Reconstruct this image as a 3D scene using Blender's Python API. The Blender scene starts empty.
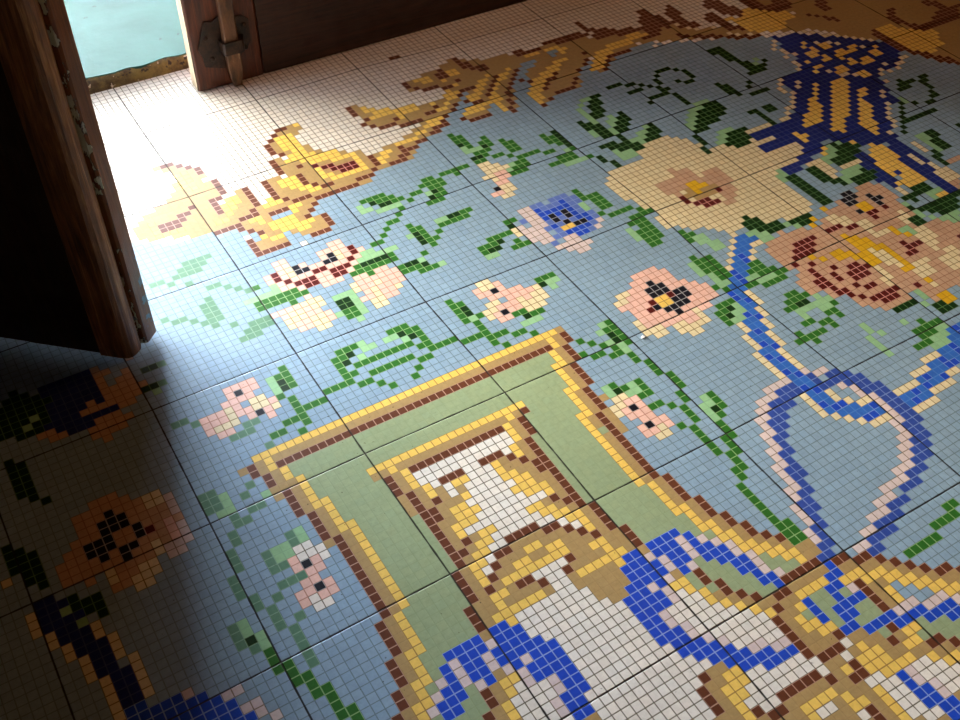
import bpy, bmesh, math, random
from mathutils import Vector, Matrix
random.seed(7)
sc = bpy.context.scene
col = sc.collection

# ------------------------------------------------------------------ camera
CAM_F = 1040.7020254304566
CAM_ROT = [[0.8504439440768798, -0.5256757418246988, 0.020251233049217547], [-0.3637425732673987, -0.6154052140515713, -0.699262299077357], [0.380047942206996, 0.587317151950454, -0.7145782844790591]]
CAM_POS = [-0.5210349492012126, -0.544621668505192, 0.9862124193266644]

cam_data = bpy.data.cameras.new('camera')
cam = bpy.data.objects.new('camera', cam_data)
col.objects.link(cam)
cam_data.sensor_fit = 'HORIZONTAL'
cam_data.sensor_width = 36.0
cam_data.lens = CAM_F * 36.0 / 960.0
cam_data.clip_start = 0.01
R = CAM_ROT
m = Matrix(((R[0][0], -R[1][0], -R[2][0], CAM_POS[0]),
            (R[0][1], -R[1][1], -R[2][1], CAM_POS[1]),
            (R[0][2], -R[1][2], -R[2][2], CAM_POS[2]),
            (0, 0, 0, 1)))
cam.matrix_world = m
sc.camera = cam

# ------------------------------------------------------------------ sky and exposure
world = bpy.data.worlds.new('sky')
sc.world = world
world.use_nodes = True
wn = world.node_tree
wn.nodes.clear()
wo = wn.nodes.new('ShaderNodeOutputWorld')
wb = wn.nodes.new('ShaderNodeBackground')
wb.inputs['Color'].default_value = (0.92, 0.96, 1.0, 1)
wb.inputs['Strength'].default_value = 12.0
# cool open sky straight out and to the right, warmer hazy daylight to the left
wt = wn.nodes.new('ShaderNodeTexCoord'); ws = wn.nodes.new('ShaderNodeSeparateXYZ')
wr = wn.nodes.new('ShaderNodeMapRange'); wx = wn.nodes.new('ShaderNodeMix'); wx.data_type = 'RGBA'
wr.interpolation_type = 'SMOOTHSTEP'
for k, v in zip((1, 2, 3, 4), (-0.75, 0.15, 0.0, 1.0)): wr.inputs[k].default_value = v
wn.links.new(wt.outputs['Generated'], ws.inputs[0]); wn.links.new(ws.outputs[0], wr.inputs[0])
wn.links.new(wr.outputs[0], wx.inputs[0])
wx.inputs[6].default_value = (0.80, 0.73, 0.61, 1); wx.inputs[7].default_value = (0.80, 0.88, 1.02, 1)
wn.links.new(wx.outputs[2], wb.inputs['Color'])
# bright hazy horizon, dimmer higher up
wz = wn.nodes.new('ShaderNodeMapRange'); wz.interpolation_type = 'SMOOTHSTEP'
for k, v in zip((1, 2, 3, 4), (0.14, 0.34, 12.0, 1.6)): wz.inputs[k].default_value = v
wn.links.new(ws.outputs[2], wz.inputs[0]); wn.links.new(wz.outputs[0], wb.inputs['Strength'])
wn.links.new(wb.outputs[0], wo.inputs[0])
sc.view_settings.view_transform = 'Standard'
sc.view_settings.look = 'None'
sc.view_settings.gamma = 1.0
sc.view_settings.use_curve_mapping = False
sc.view_settings.exposure = 4.15
sc.cycles.use_denoising = True
sc.cycles.max_bounces = 8
sc.cycles.diffuse_bounces = 5
sc.cycles.sample_clamp_indirect = 6.0

# daylight portal across the doorway (guides the sky light through the opening)
def area(name, loc, rot, sx, sy, power, colour, portal=False):
    l = bpy.data.lights.new(name, 'AREA')
    l.shape = 'RECTANGLE'; l.size = sx; l.size_y = sy
    l.energy = power; l.color = colour
    o = bpy.data.objects.new(name, l)
    col.objects.link(o)
    o.location = loc; o.rotation_euler = rot
    if portal: l.cycles.is_portal = True
    return o
area('doorway_portal', (-0.57, 1.165, 1.15), (math.radians(-90), 0, 0), 1.04, 2.28, 1, (1, 1, 1), True)
# added warm fill standing in for the room's dim ambient light, to the right
area('warm_fill', (0.95, 0.55, 1.9), (0, 0, 0), 0.35, 0.35, 0.30, (1.0, 0.42, 0.11))

# ------------------------------------------------------------------ helpers
def srgb(r, g, b):
    f = lambda c: (c/255/12.92) if c/255 <= 0.04045 else ((c/255+0.055)/1.055)**2.4
    return (f(r), f(g), f(b), 1)

def finish(name, bm, mat, parent=None, smooth=False):
    bmesh.ops.recalc_face_normals(bm, faces=bm.faces)
    me = bpy.data.meshes.new(name)
    bm.to_mesh(me); bm.free()
    me.materials.append(mat)
    if smooth:
        for p in me.polygons: p.use_smooth = True
    o = bpy.data.objects.new(name, me)
    col.objects.link(o)
    if parent: o.parent = parent
    return o

def box(bm, x0, x1, y0, y1, z0, z1):
    vs = [bm.verts.new((x, y, z)) for x in (x0, x1) for y in (y0, y1) for z in (z0, z1)]
    for q in ((0,1,3,2),(4,6,7,5),(0,4,5,1),(2,3,7,6),(0,2,6,4),(1,5,7,3)):
        bm.faces.new([vs[k] for k in q])
    return vs

def prism(bm, pts, z0, z1, steps=1, jitter=0.0):
    """extrude an XY outline along Z"""
    rings = []
    for s in range(steps+1):
        z = z0 + (z1-z0)*s/steps
        rings.append([bm.verts.new((p[0]+random.uniform(-jitter, jitter), p[1]+random.uniform(-jitter, jitter), z)) for p in pts])
    n = len(pts)
    for a, b in zip(rings, rings[1:]):
        for k in range(n):
            bm.faces.new((a[k], a[(k+1)%n], b[(k+1)%n], b[k]))
    bm.faces.new(rings[0][::-1]); bm.faces.new(rings[-1])

def structure(o, label):
    o['kind'] = 'structure'; o['label'] = label; o['category'] = label_cat(o.name)
    return o
def label_cat(n):
    return n.split('_')[0].split('.')[0]

class Mat:
    def __init__(self, name):
        self.m = bpy.data.materials.new(name); self.m.use_nodes = True
        self.t = self.m.node_tree; self.n = self.t.nodes; self.n.clear()
        self.out = self.n.new('ShaderNodeOutputMaterial'); self.b = self.n.new('ShaderNodeBsdfPrincipled')
        self.t.links.new(self.b.outputs[0], self.out.inputs[0])
    def new(self, kind, **kw):
        x = self.n.new(kind)
        for k, v in kw.items(): setattr(x, k, v)
        return x
    def put(self, sock, v):
        if v is None: return
        if hasattr(v, 'is_output'): self.t.links.new(v, sock)
        else: sock.default_value = v
    def math(self, op, a, b=None, c=None, clamp=False):
        x = self.new('ShaderNodeMath', operation=op, use_clamp=clamp)
        self.put(x.inputs[0], a)
        if b is not None: self.put(x.inputs[1], b)
        if c is not None: self.put(x.inputs[2], c)
        return x.outputs[0]
    def mix(self, f, a, b, mode='MIX'):
        x = self.new('ShaderNodeMix', data_type='RGBA', blend_type=mode)
        self.put(x.inputs[0], f); self.put(x.inputs[6], a); self.put(x.inputs[7], b)
        return x.outputs[2]
    def noise(self, vec, scale, detail=4, rough=0.55, dist=0.0):
        x = self.new('ShaderNodeTexNoise')
        self.put(x.inputs['Vector'], vec); x.inputs['Scale'].default_value = scale
        x.inputs['Detail'].default_value = detail; x.inputs['Roughness'].default_value = rough
        x.inputs['Distortion'].default_value = dist
        return x.outputs[0]
    def ramp(self, f, lo, hi, v0=0.0, v1=1.0):
        x = self.new('ShaderNodeMapRange', clamp=True)
        self.put(x.inputs[0], f)
        for k, v in zip((1,2,3,4), (lo, hi, v0, v1)): x.inputs[k].default_value = v
        return x.outputs[0]
    def coords(self, which='Object', scale=None):
        c = self.new('ShaderNodeTexCoord').outputs[which]
        if scale:
            mp = self.new('ShaderNodeMapping'); self.put(mp.inputs[0], c); mp.inputs[3].default_value = scale
            c = mp.outputs[0]
        return c
    def bump(self, h, strength, dist=0.001):
        x = self.new('ShaderNodeBump'); x.inputs['Strength'].default_value = strength
        x.inputs['Distance'].default_value = dist
        self.put(x.inputs['Height'], h); self.put(self.b.inputs['Normal'], x.outputs[0])

# ------------------------------------------------------------------ mosaic floor
CELL = 0.2/18            # one small square; 18 x 18 of them make one cement tile
# every row of squares as runs: colour number, how many squares, colour number, ...
MOSAIC_RUNS = [
[1, 216],
[1, 216],
[1, 216],
[1, 216],
[1, 216],
[1, 216],
[1, 216],
[1, 216],
[1, 216],
[1, 216],
[1, 216],
[1, 216],
[1, 216],
[1, 216],
[1, 216],
[1, 216],
[1, 216],
[1, 96, 5, 2, 1, 118],
[1, 216],
[1, 216],
[1, 216],
[1, 216],
[1, 104, 4, 1, 5, 1, 1, 24, 5, 1, 1, 85],
[1, 102, 4, 3, 5, 1, 4, 1, 1, 23, 5, 1, 1, 85],
[1, 98, 4, 3, 5, 1, 4, 3, 5, 2, 4, 2, 1, 21, 5, 1, 1, 11, 5, 2, 1, 72],
[1, 94, 5, 1, 4, 1, 3, 3, 4, 1, 5, 2, 3, 2, 4, 1, 5, 2, 4, 7, 1, 1, 5, 2, 1, 4, 5, 8, 1, 1, 5, 2, 1, 10, 5, 2, 1, 4, 5, 1, 1, 67],
[1, 94, 5, 1, 4, 2, 3, 2, 4, 1, 5, 2, 3, 2, 4, 2, 5, 3, 4, 6, 5, 5, 4, 3, 5, 7, 1, 1, 5, 3, 1, 7, 5, 3, 1, 3, 5, 2, 1, 67],
[0, 2, 1, 50, 4, 1, 5, 2, 1, 16, 5, 2, 4, 1, 3, 1, 1, 8, 5, 1, 4, 1, 1, 9, 4, 1, 5, 1, 4, 4, 3, 1, 4, 6, 5, 2, 4, 7, 3, 3, 4, 1, 3, 3, 4, 6, 1, 1, 5, 5, 1, 5, 5, 5, 1, 1, 5, 3, 1, 6, 5, 2, 1, 59],
[0, 5, 1, 48, 4, 2, 5, 1, 1, 14, 5, 1, 4, 4, 1, 8, 5, 1, 4, 1, 3, 1, 1, 10, 5, 3, 4, 3, 5, 1, 4, 17, 0, 2, 3, 2, 4, 6, 5, 8, 1, 2, 5, 5, 1, 1, 5, 3, 1, 5, 5, 4, 1, 58],
[0, 7, 1, 47, 4, 2, 5, 1, 1, 12, 5, 1, 3, 3, 4, 1, 1, 9, 5, 1, 4, 1, 3, 2, 1, 12, 5, 2, 3, 1, 4, 5, 3, 1, 4, 3, 3, 1, 4, 2, 0, 3, 4, 3, 0, 1, 4, 1, 3, 1, 4, 11, 5, 11, 1, 1, 5, 2, 1, 6, 5, 4, 1, 4, 5, 2, 1, 3, 4, 3, 1, 46],
[0, 9, 1, 45, 3, 2, 4, 1, 5, 1, 1, 10, 5, 1, 4, 1, 3, 3, 1, 11, 4, 2, 3, 3, 1, 10, 3, 1, 4, 5, 3, 2, 4, 1, 5, 1, 3, 2, 4, 1, 5, 1, 0, 3, 4, 19, 3, 3, 4, 1, 5, 9, 1, 7, 5, 3, 1, 3, 5, 5, 4, 6, 1, 44],
[0, 12, 1, 42, 3, 2, 4, 1, 5, 1, 1, 10, 5, 1, 4, 1, 3, 3, 1, 11, 5, 1, 3, 8, 1, 5, 3, 3, 5, 3, 3, 2, 4, 1, 5, 1, 3, 2, 4, 1, 5, 1, 0, 2, 4, 5, 3, 3, 4, 3, 5, 1, 4, 4, 3, 9, 5, 3, 4, 1, 5, 1, 4, 1, 2, 1, 5, 2, 1, 4, 5, 2, 1, 1, 5, 4, 1, 2, 5, 3, 4, 10, 1, 42],
[0, 14, 1, 39, 3, 3, 4, 2, 1, 10, 5, 1, 4, 1, 3, 3, 1, 10, 5, 1, 4, 5, 3, 4, 4, 2, 3, 1, 4, 2, 3, 2, 5, 1, 0, 1, 4, 1, 3, 2, 4, 1, 5, 1, 3, 1, 4, 2, 5, 1, 0, 2, 4, 4, 3, 3, 4, 7, 3, 8, 4, 2, 5, 4, 4, 4, 5, 4, 1, 2, 5, 3, 1, 1, 5, 4, 1, 2, 5, 3, 4, 12, 1, 40],
[0, 16, 1, 37, 3, 2, 4, 2, 1, 12, 5, 1, 4, 1, 3, 2, 4, 1, 1, 10, 5, 1, 4, 3, 5, 1, 3, 1, 4, 5, 5, 1, 4, 1, 3, 1, 4, 2, 0, 1, 3, 3, 4, 1, 5, 1, 3, 1, 4, 2, 5, 1, 0, 1, 5, 1, 0, 1, 4, 2, 3, 4, 4, 5, 5, 1, 1, 1, 3, 4, 4, 5, 1, 1, 4, 10, 2, 1, 5, 2, 1, 2, 5, 3, 1, 2, 5, 3, 3, 2, 5, 3, 4, 2, 5, 2, 4, 10, 1, 38],
[0, 19, 1, 33, 4, 3, 3, 1, 4, 2, 5, 1, 1, 8, 5, 1, 4, 1, 1, 1, 3, 3, 4, 1, 1, 11, 5, 3, 4, 5, 5, 2, 3, 2, 4, 1, 5, 1, 0, 1, 5, 1, 3, 2, 4, 1, 5, 1, 3, 1, 4, 2, 5, 1, 0, 3, 5, 1, 3, 4, 5, 1, 4, 5, 5, 1, 0, 1, 3, 3, 5, 5, 0, 5, 1, 1, 4, 4, 5, 1, 4, 3, 2, 1, 1, 4, 5, 2, 3, 2, 1, 1, 5, 1, 3, 4, 5, 7, 4, 10, 1, 37],
[0, 21, 1, 30, 4, 7, 5, 1, 1, 8, 5, 1, 4, 1, 3, 5, 4, 1, 1, 13, 5, 4, 4, 5, 5, 1, 0, 3, 5, 2, 4, 1, 3, 2, 4, 1, 5, 1, 4, 1, 0, 3, 3, 3, 5, 2, 4, 4, 5, 1, 0, 2, 3, 3, 5, 1, 4, 1, 0, 8, 1, 1, 0, 1, 1, 2, 4, 2, 5, 2, 4, 5, 2, 1, 1, 1, 5, 2, 1, 1, 3, 8, 5, 6, 4, 12, 1, 35],
[0, 24, 1, 25, 4, 9, 5, 1, 1, 8, 5, 1, 4, 3, 3, 6, 1, 14, 4, 1, 3, 3, 5, 1, 0, 3, 3, 7, 4, 1, 5, 1, 0, 3, 3, 3, 5, 1, 4, 6, 0, 2, 3, 3, 5, 1, 0, 15, 1, 2, 4, 1, 5, 2, 4, 5, 5, 2, 1, 1, 3, 9, 5, 4, 4, 15, 1, 33],
[0, 26, 1, 21, 4, 11, 5, 1, 1, 8, 5, 1, 4, 2, 5, 1, 4, 1, 3, 5, 4, 1, 1, 11, 4, 2, 3, 3, 5, 1, 0, 3, 3, 4, 4, 1, 0, 1, 3, 1, 4, 1, 5, 1, 4, 1, 0, 2, 3, 3, 5, 1, 4, 5, 5, 1, 0, 4, 4, 1, 5, 1, 0, 18, 1, 2, 5, 3, 4, 3, 5, 3, 3, 11, 4, 7, 5, 2, 4, 10, 1, 31],
[0, 28, 1, 18, 4, 7, 5, 1, 4, 2, 5, 2, 1, 2, 4, 1, 5, 1, 1, 2, 5, 1, 4, 2, 1, 1, 4, 4, 16, 1, 4, 2, 3, 4, 4, 1, 1, 7, 4, 2, 3, 2, 4, 1, 5, 3, 0, 2, 5, 1, 4, 4, 0, 2, 3, 1, 4, 1, 5, 1, 0, 3, 3, 2, 4, 6, 5, 1, 4, 1, 0, 27, 1, 1, 5, 2, 4, 1, 2, 1, 4, 2, 5, 1, 3, 11, 1, 1, 4, 5, 5, 3, 4, 11, 1, 30],
[0, 31, 1, 14, 4, 2, 3, 1, 4, 3, 5, 2, 4, 3, 5, 1, 1, 1, 3, 2, 4, 1, 5, 1, 1, 2, 5, 1, 4, 1, 3, 3, 5, 1, 4, 2, 3, 1, 16, 2, 4, 3, 3, 1, 4, 1, 1, 3, 4, 2, 3, 4, 4, 2, 5, 2, 0, 5, 5, 4, 0, 2, 3, 1, 5, 1, 4, 1, 0, 3, 3, 2, 4, 2, 5, 4, 4, 1, 0, 31, 5, 2, 2, 1, 4, 2, 3, 11, 4, 6, 5, 2, 4, 14, 1, 28],
[0, 33, 1, 12, 4, 2, 3, 1, 5, 4, 4, 4, 5, 1, 3, 3, 4, 1, 5, 1, 1, 2, 5, 1, 4, 1, 3, 3, 5, 1, 4, 2, 3, 1, 4, 1, 16, 4, 3, 1, 4, 1, 5, 1, 4, 1, 3, 2, 4, 1, 5, 1, 4, 2, 5, 2, 0, 15, 5, 1, 0, 4, 3, 1, 4, 1, 5, 1, 0, 38, 5, 3, 2, 1, 4, 1, 3, 7, 4, 5, 5, 1, 4, 3, 5, 2, 4, 16, 1, 26],
[0, 38, 1, 7, 4, 2, 3, 1, 5, 3, 4, 5, 5, 1, 3, 2, 4, 2, 5, 1, 1, 2, 5, 1, 4, 2, 3, 2, 5, 1, 4, 2, 3, 2, 4, 1, 16, 3, 3, 1, 4, 1, 5, 1, 3, 2, 4, 2, 5, 3, 0, 5, 8, 1, 0, 16, 5, 1, 0, 33, 7, 3, 0, 6, 5, 3, 1, 2, 3, 4, 4, 7, 5, 1, 4, 22, 1, 24],
[0, 45, 1, 1, 4, 1, 3, 4, 4, 6, 3, 1, 4, 3, 5, 1, 1, 1, 3, 1, 5, 1, 4, 3, 3, 2, 5, 1, 4, 2, 3, 6, 4, 1, 5, 1, 3, 1, 4, 2, 5, 2, 4, 1, 0, 6, 8, 2, 0, 27, 7, 3, 0, 7, 7, 3, 0, 9, 7, 3, 0, 9, 1, 4, 4, 10, 5, 1, 4, 23, 1, 22],
[0, 47, 1, 2, 4, 6, 3, 2, 4, 3, 5, 1, 4, 1, 3, 3, 5, 1, 4, 3, 3, 2, 5, 2, 4, 6, 5, 1, 4, 2, 5, 3, 4, 1, 0, 7, 8, 2, 0, 21, 9, 2, 7, 2, 0, 5, 7, 2, 0, 4, 7, 1, 0, 3, 7, 1, 0, 9, 7, 2, 0, 10, 21, 1, 1, 4, 4, 8, 5, 2, 4, 23, 1, 21],
[0, 48, 1, 3, 4, 7, 5, 3, 4, 5, 5, 3, 4, 7, 5, 3, 0, 14, 7, 1, 8, 1, 0, 2, 8, 1, 0, 17, 9, 1, 0, 1, 7, 2, 0, 8, 7, 1, 0, 2, 7, 1, 0, 5, 7, 1, 0, 8, 7, 2, 0, 9, 2, 1, 21, 5, 1, 1, 2, 1, 1, 1, 4, 6, 5, 1, 4, 25, 1, 19],
[0, 54, 5, 4, 4, 1, 3, 2, 4, 1, 5, 3, 3, 2, 4, 2, 5, 7, 4, 2, 0, 15, 9, 1, 8, 1, 0, 1, 8, 2, 0, 16, 9, 1, 0, 1, 7, 3, 0, 5, 7, 3, 0, 1, 7, 1, 0, 1, 7, 1, 0, 5, 7, 1, 0, 8, 7, 2, 0, 8, 2, 1, 0, 1, 21, 6, 1, 1, 2, 1, 1, 1, 4, 33, 1, 17],
[0, 57, 5, 1, 4, 2, 3, 1, 4, 1, 0, 3, 3, 1, 4, 2, 5, 1, 0, 24, 9, 3, 7, 1, 8, 1, 0, 1, 8, 1, 0, 14, 9, 1, 0, 1, 7, 2, 0, 11, 7, 1, 0, 3, 7, 1, 0, 2, 7, 1, 0, 9, 7, 1, 0, 7, 2, 1, 0, 1, 21, 9, 1, 2, 4, 15, 5, 2, 4, 17, 1, 15],
[0, 58, 5, 1, 4, 2, 3, 4, 4, 2, 5, 1, 0, 26, 8, 3, 0, 2, 8, 2, 0, 13, 9, 1, 7, 3, 0, 11, 7, 2, 0, 3, 7, 2, 0, 10, 7, 2, 0, 1, 9, 1, 0, 5, 2, 1, 21, 4, 3, 1, 21, 4, 2, 2, 1, 1, 4, 13, 5, 2, 4, 7, 5, 2, 4, 10, 1, 14],
[0, 57, 1, 1, 0, 1, 5, 1, 4, 1, 3, 4, 4, 1, 5, 1, 0, 26, 7, 2, 8, 1, 0, 3, 8, 2, 0, 4, 8, 1, 0, 1, 7, 1, 0, 4, 7, 1, 0, 1, 9, 1, 7, 2, 0, 9, 7, 4, 0, 16, 7, 2, 9, 1, 0, 1, 7, 1, 0, 4, 2, 1, 21, 3, 3, 1, 21, 2, 2, 1, 21, 4, 2, 1, 4, 12, 5, 2, 4, 8, 5, 3, 4, 11, 1, 12],
[0, 48, 19, 4, 0, 5, 5, 1, 0, 1, 3, 1, 4, 2, 3, 5, 4, 1, 5, 1, 0, 5, 8, 4, 0, 6, 8, 2, 0, 1, 8, 5, 0, 1, 8, 2, 0, 1, 8, 2, 0, 1, 8, 2, 0, 4, 8, 2, 7, 1, 0, 4, 7, 2, 9, 1, 0, 2, 9, 1, 0, 1, 7, 1, 0, 5, 7, 1, 0, 4, 7, 1, 0, 15, 7, 4, 0, 4, 2, 1, 0, 1, 2, 1, 21, 3, 3, 1, 21, 1, 3, 2, 2, 1, 21, 3, 2, 1, 4, 11, 5, 2, 4, 9, 5, 2, 4, 13, 1, 10],
[0, 47, 19, 4, 0, 6, 5, 1, 4, 2, 3, 2, 0, 1, 4, 1, 3, 2, 4, 2, 5, 1, 0, 4, 9, 1, 0, 1, 7, 1, 8, 3, 0, 4, 8, 4, 0, 2, 8, 1, 0, 3, 2, 2, 0, 3, 8, 1, 0, 6, 8, 2, 7, 1, 0, 4, 7, 3, 0, 1, 9, 2, 7, 2, 0, 10, 7, 1, 0, 7, 7, 1, 0, 6, 7, 4, 0, 7, 21, 2, 3, 3, 21, 1, 3, 2, 21, 1, 2, 1, 21, 3, 2, 1, 4, 4, 5, 1, 3, 4, 4, 1, 5, 2, 4, 9, 5, 2, 4, 12, 1, 11],
[0, 43, 19, 2, 0, 1, 19, 4, 0, 7, 5, 1, 4, 4, 0, 2, 4, 4, 5, 1, 0, 4, 9, 2, 0, 1, 7, 2, 8, 2, 0, 1, 8, 2, 0, 1, 8, 3, 0, 6, 2, 3, 0, 3, 8, 4, 0, 3, 8, 1, 7, 1, 0, 4, 9, 1, 7, 2, 0, 1, 9, 1, 7, 3, 0, 10, 7, 1, 0, 7, 7, 2, 0, 14, 2, 1, 21, 3, 3, 2, 21, 10, 2, 1, 4, 2, 5, 2, 3, 4, 4, 2, 5, 1, 4, 7, 5, 7, 4, 8, 1, 12],
[0, 45, 19, 1, 0, 11, 5, 5, 0, 3, 5, 3, 0, 7, 9, 4, 0, 1, 8, 1, 0, 2, 9, 1, 7, 1, 8, 1, 0, 7, 2, 4, 9, 1, 8, 2, 0, 3, 8, 2, 0, 2, 7, 1, 0, 4, 9, 1, 7, 2, 9, 1, 7, 3, 0, 11, 7, 1, 0, 7, 7, 2, 0, 3, 7, 1, 0, 10, 2, 1, 21, 1, 3, 1, 21, 3, 3, 1, 21, 2, 3, 2, 21, 1, 3, 2, 21, 3, 2, 1, 4, 1, 5, 2, 3, 5, 4, 1, 5, 2, 4, 4, 5, 7, 4, 9, 1, 13],
[0, 47, 19, 1, 0, 15, 1, 1, 0, 14, 8, 1, 0, 4, 7, 1, 8, 2, 0, 6, 2, 2, 14, 2, 9, 1, 8, 3, 0, 6, 9, 1, 8, 1, 0, 5, 7, 2, 9, 1, 7, 2, 0, 13, 9, 3, 0, 4, 7, 2, 0, 2, 7, 1, 0, 10, 2, 1, 21, 5, 3, 2, 21, 1, 3, 5, 21, 1, 2, 1, 21, 3, 0, 1, 5, 2, 3, 6, 5, 12, 4, 8, 1, 15],
[0, 77, 8, 1, 0, 4, 8, 3, 0, 8, 2, 1, 14, 2, 8, 3, 0, 5, 8, 3, 0, 8, 7, 1, 0, 4, 9, 1, 7, 1, 0, 7, 9, 3, 7, 3, 0, 4, 7, 1, 0, 8, 2, 1, 21, 7, 3, 2, 21, 4, 3, 1, 21, 7, 3, 1, 21, 2, 5, 2, 3, 7, 5, 10, 4, 8, 1, 16],
[0, 49, 19, 2, 0, 7, 14, 2, 0, 6, 14, 2, 0, 7, 8, 2, 0, 16, 14, 2, 0, 7, 8, 5, 0, 4, 7, 3, 0, 1, 7, 1, 0, 2, 9, 2, 7, 2, 0, 6, 9, 2, 7, 5, 0, 6, 7, 4, 0, 2, 2, 1, 21, 7, 3, 1, 21, 7, 3, 1, 21, 4, 3, 2, 21, 3, 5, 2, 3, 9, 4, 15, 1, 17],
[0, 51, 19, 1, 0, 6, 14, 2, 0, 4, 14, 4, 0, 6, 8, 1, 0, 17, 17, 1, 2, 2, 0, 9, 9, 4, 8, 1, 0, 3, 7, 4, 9, 3, 7, 3, 0, 5, 9, 2, 7, 6, 0, 11, 2, 1, 0, 1, 21, 2, 2, 1, 21, 6, 2, 1, 21, 1, 3, 2, 21, 1, 3, 2, 21, 1, 3, 2, 21, 1, 3, 2, 21, 3, 5, 2, 3, 9, 4, 14, 1, 18],
[0, 48, 19, 1, 0, 3, 19, 1, 0, 3, 14, 1, 16, 1, 14, 1, 2, 1, 17, 1, 14, 1, 0, 2, 14, 1, 17, 1, 2, 1, 14, 1, 16, 1, 0, 4, 8, 1, 0, 3, 8, 1, 0, 13, 14, 2, 2, 2, 0, 14, 7, 1, 0, 2, 9, 1, 7, 4, 9, 1, 7, 3, 0, 5, 9, 2, 7, 6, 0, 12, 2, 1, 0, 1, 21, 1, 2, 1, 21, 8, 3, 3, 21, 3, 3, 3, 21, 6, 5, 2, 3, 8, 4, 13, 1, 20],
[0, 42, 19, 1, 0, 4, 19, 2, 0, 4, 19, 1, 8, 1, 0, 1, 14, 1, 16, 1, 14, 1, 2, 1, 17, 2, 14, 2, 17, 2, 2, 1, 14, 1, 16, 1, 14, 1, 0, 1, 8, 2, 0, 4, 8, 2, 0, 2, 9, 2, 7, 2, 8, 2, 0, 5, 2, 2, 0, 15, 7, 1, 0, 2, 9, 3, 7, 2, 2, 5, 0, 4, 9, 1, 7, 5, 0, 15, 2, 1, 21, 4, 3, 1, 21, 5, 2, 2, 21, 12, 0, 2, 5, 1, 3, 7, 4, 13, 1, 21],
[0, 43, 19, 2, 0, 2, 19, 2, 0, 7, 9, 1, 14, 1, 16, 1, 14, 3, 16, 2, 14, 3, 16, 1, 14, 1, 9, 2, 0, 5, 9, 1, 7, 1, 8, 1, 0, 2, 8, 5, 0, 24, 7, 1, 0, 1, 9, 3, 2, 8, 0, 3, 7, 3, 0, 8, 7, 2, 0, 1, 7, 2, 0, 4, 2, 1, 21, 4, 3, 1, 21, 3, 3, 3, 21, 2, 2, 1, 3, 2, 21, 4, 2, 1, 21, 3, 2, 2, 0, 1, 5, 2, 3, 6, 4, 12, 1, 22],
[0, 45, 19, 1, 0, 1, 19, 2, 0, 3, 9, 5, 14, 2, 16, 3, 14, 2, 16, 3, 14, 1, 9, 6, 0, 3, 7, 1, 8, 1, 0, 1, 8, 1, 0, 29, 7, 1, 0, 4, 2, 9, 0, 1, 7, 1, 0, 12, 7, 1, 0, 1, 7, 2, 0, 3, 2, 1, 21, 4, 3, 1, 21, 3, 3, 4, 21, 3, 3, 2, 21, 2, 2, 1, 21, 3, 2, 2, 0, 4, 5, 2, 3, 2, 4, 14, 1, 23],
[0, 23, 7, 1, 0, 12, 15, 1, 0, 9, 19, 3, 0, 4, 8, 6, 14, 1, 16, 2, 14, 2, 16, 2, 14, 1, 8, 1, 7, 4, 8, 1, 0, 4, 7, 1, 8, 2, 0, 28, 2, 16, 0, 1, 7, 1, 0, 3, 9, 3, 0, 6, 7, 1, 0, 4, 2, 2, 21, 3, 3, 2, 21, 3, 3, 4, 21, 7, 2, 1, 0, 1, 2, 1, 0, 1, 2, 1, 0, 6, 5, 2, 4, 15, 1, 24],
[0, 22, 7, 3, 0, 1, 21, 6, 15, 1, 0, 3, 15, 1, 0, 10, 19, 1, 0, 5, 8, 7, 0, 2, 14, 3, 0, 1, 8, 7, 0, 5, 8, 1, 0, 13, 13, 2, 20, 2, 0, 1, 20, 3, 0, 1, 8, 1, 0, 5, 2, 18, 7, 1, 0, 2, 9, 2, 7, 4, 0, 4, 7, 1, 0, 3, 2, 1, 0, 1, 21, 3, 3, 2, 21, 3, 3, 4, 21, 7, 0, 13, 5, 2, 4, 12, 1, 26],
[0, 21, 7, 5, 21, 6, 15, 2, 0, 15, 19, 1, 0, 7, 8, 1, 0, 1, 14, 1, 0, 6, 14, 2, 8, 1, 14, 2, 0, 5, 8, 1, 0, 12, 8, 2, 0, 1, 13, 2, 10, 1, 20, 3, 10, 1, 20, 2, 8, 1, 0, 4, 2, 18, 7, 1, 0, 2, 9, 2, 7, 4, 2, 5, 7, 1, 0, 1, 2, 2, 21, 4, 3, 3, 21, 2, 3, 4, 21, 2, 3, 2, 21, 4, 2, 1, 0, 12, 5, 3, 4, 10, 1, 27],
[0, 20, 7, 7, 21, 5, 15, 1, 0, 2, 15, 1, 0, 15, 19, 3, 14, 4, 2, 3, 0, 4, 2, 1, 14, 6, 8, 1, 7, 2, 9, 1, 0, 13, 7, 1, 0, 1, 20, 1, 13, 2, 10, 5, 20, 2, 8, 3, 0, 2, 2, 18, 7, 1, 2, 3, 7, 5, 21, 11, 3, 4, 21, 2, 3, 4, 21, 2, 3, 2, 21, 4, 0, 3, 7, 1, 0, 11, 5, 2, 4, 9, 1, 28],
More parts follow.
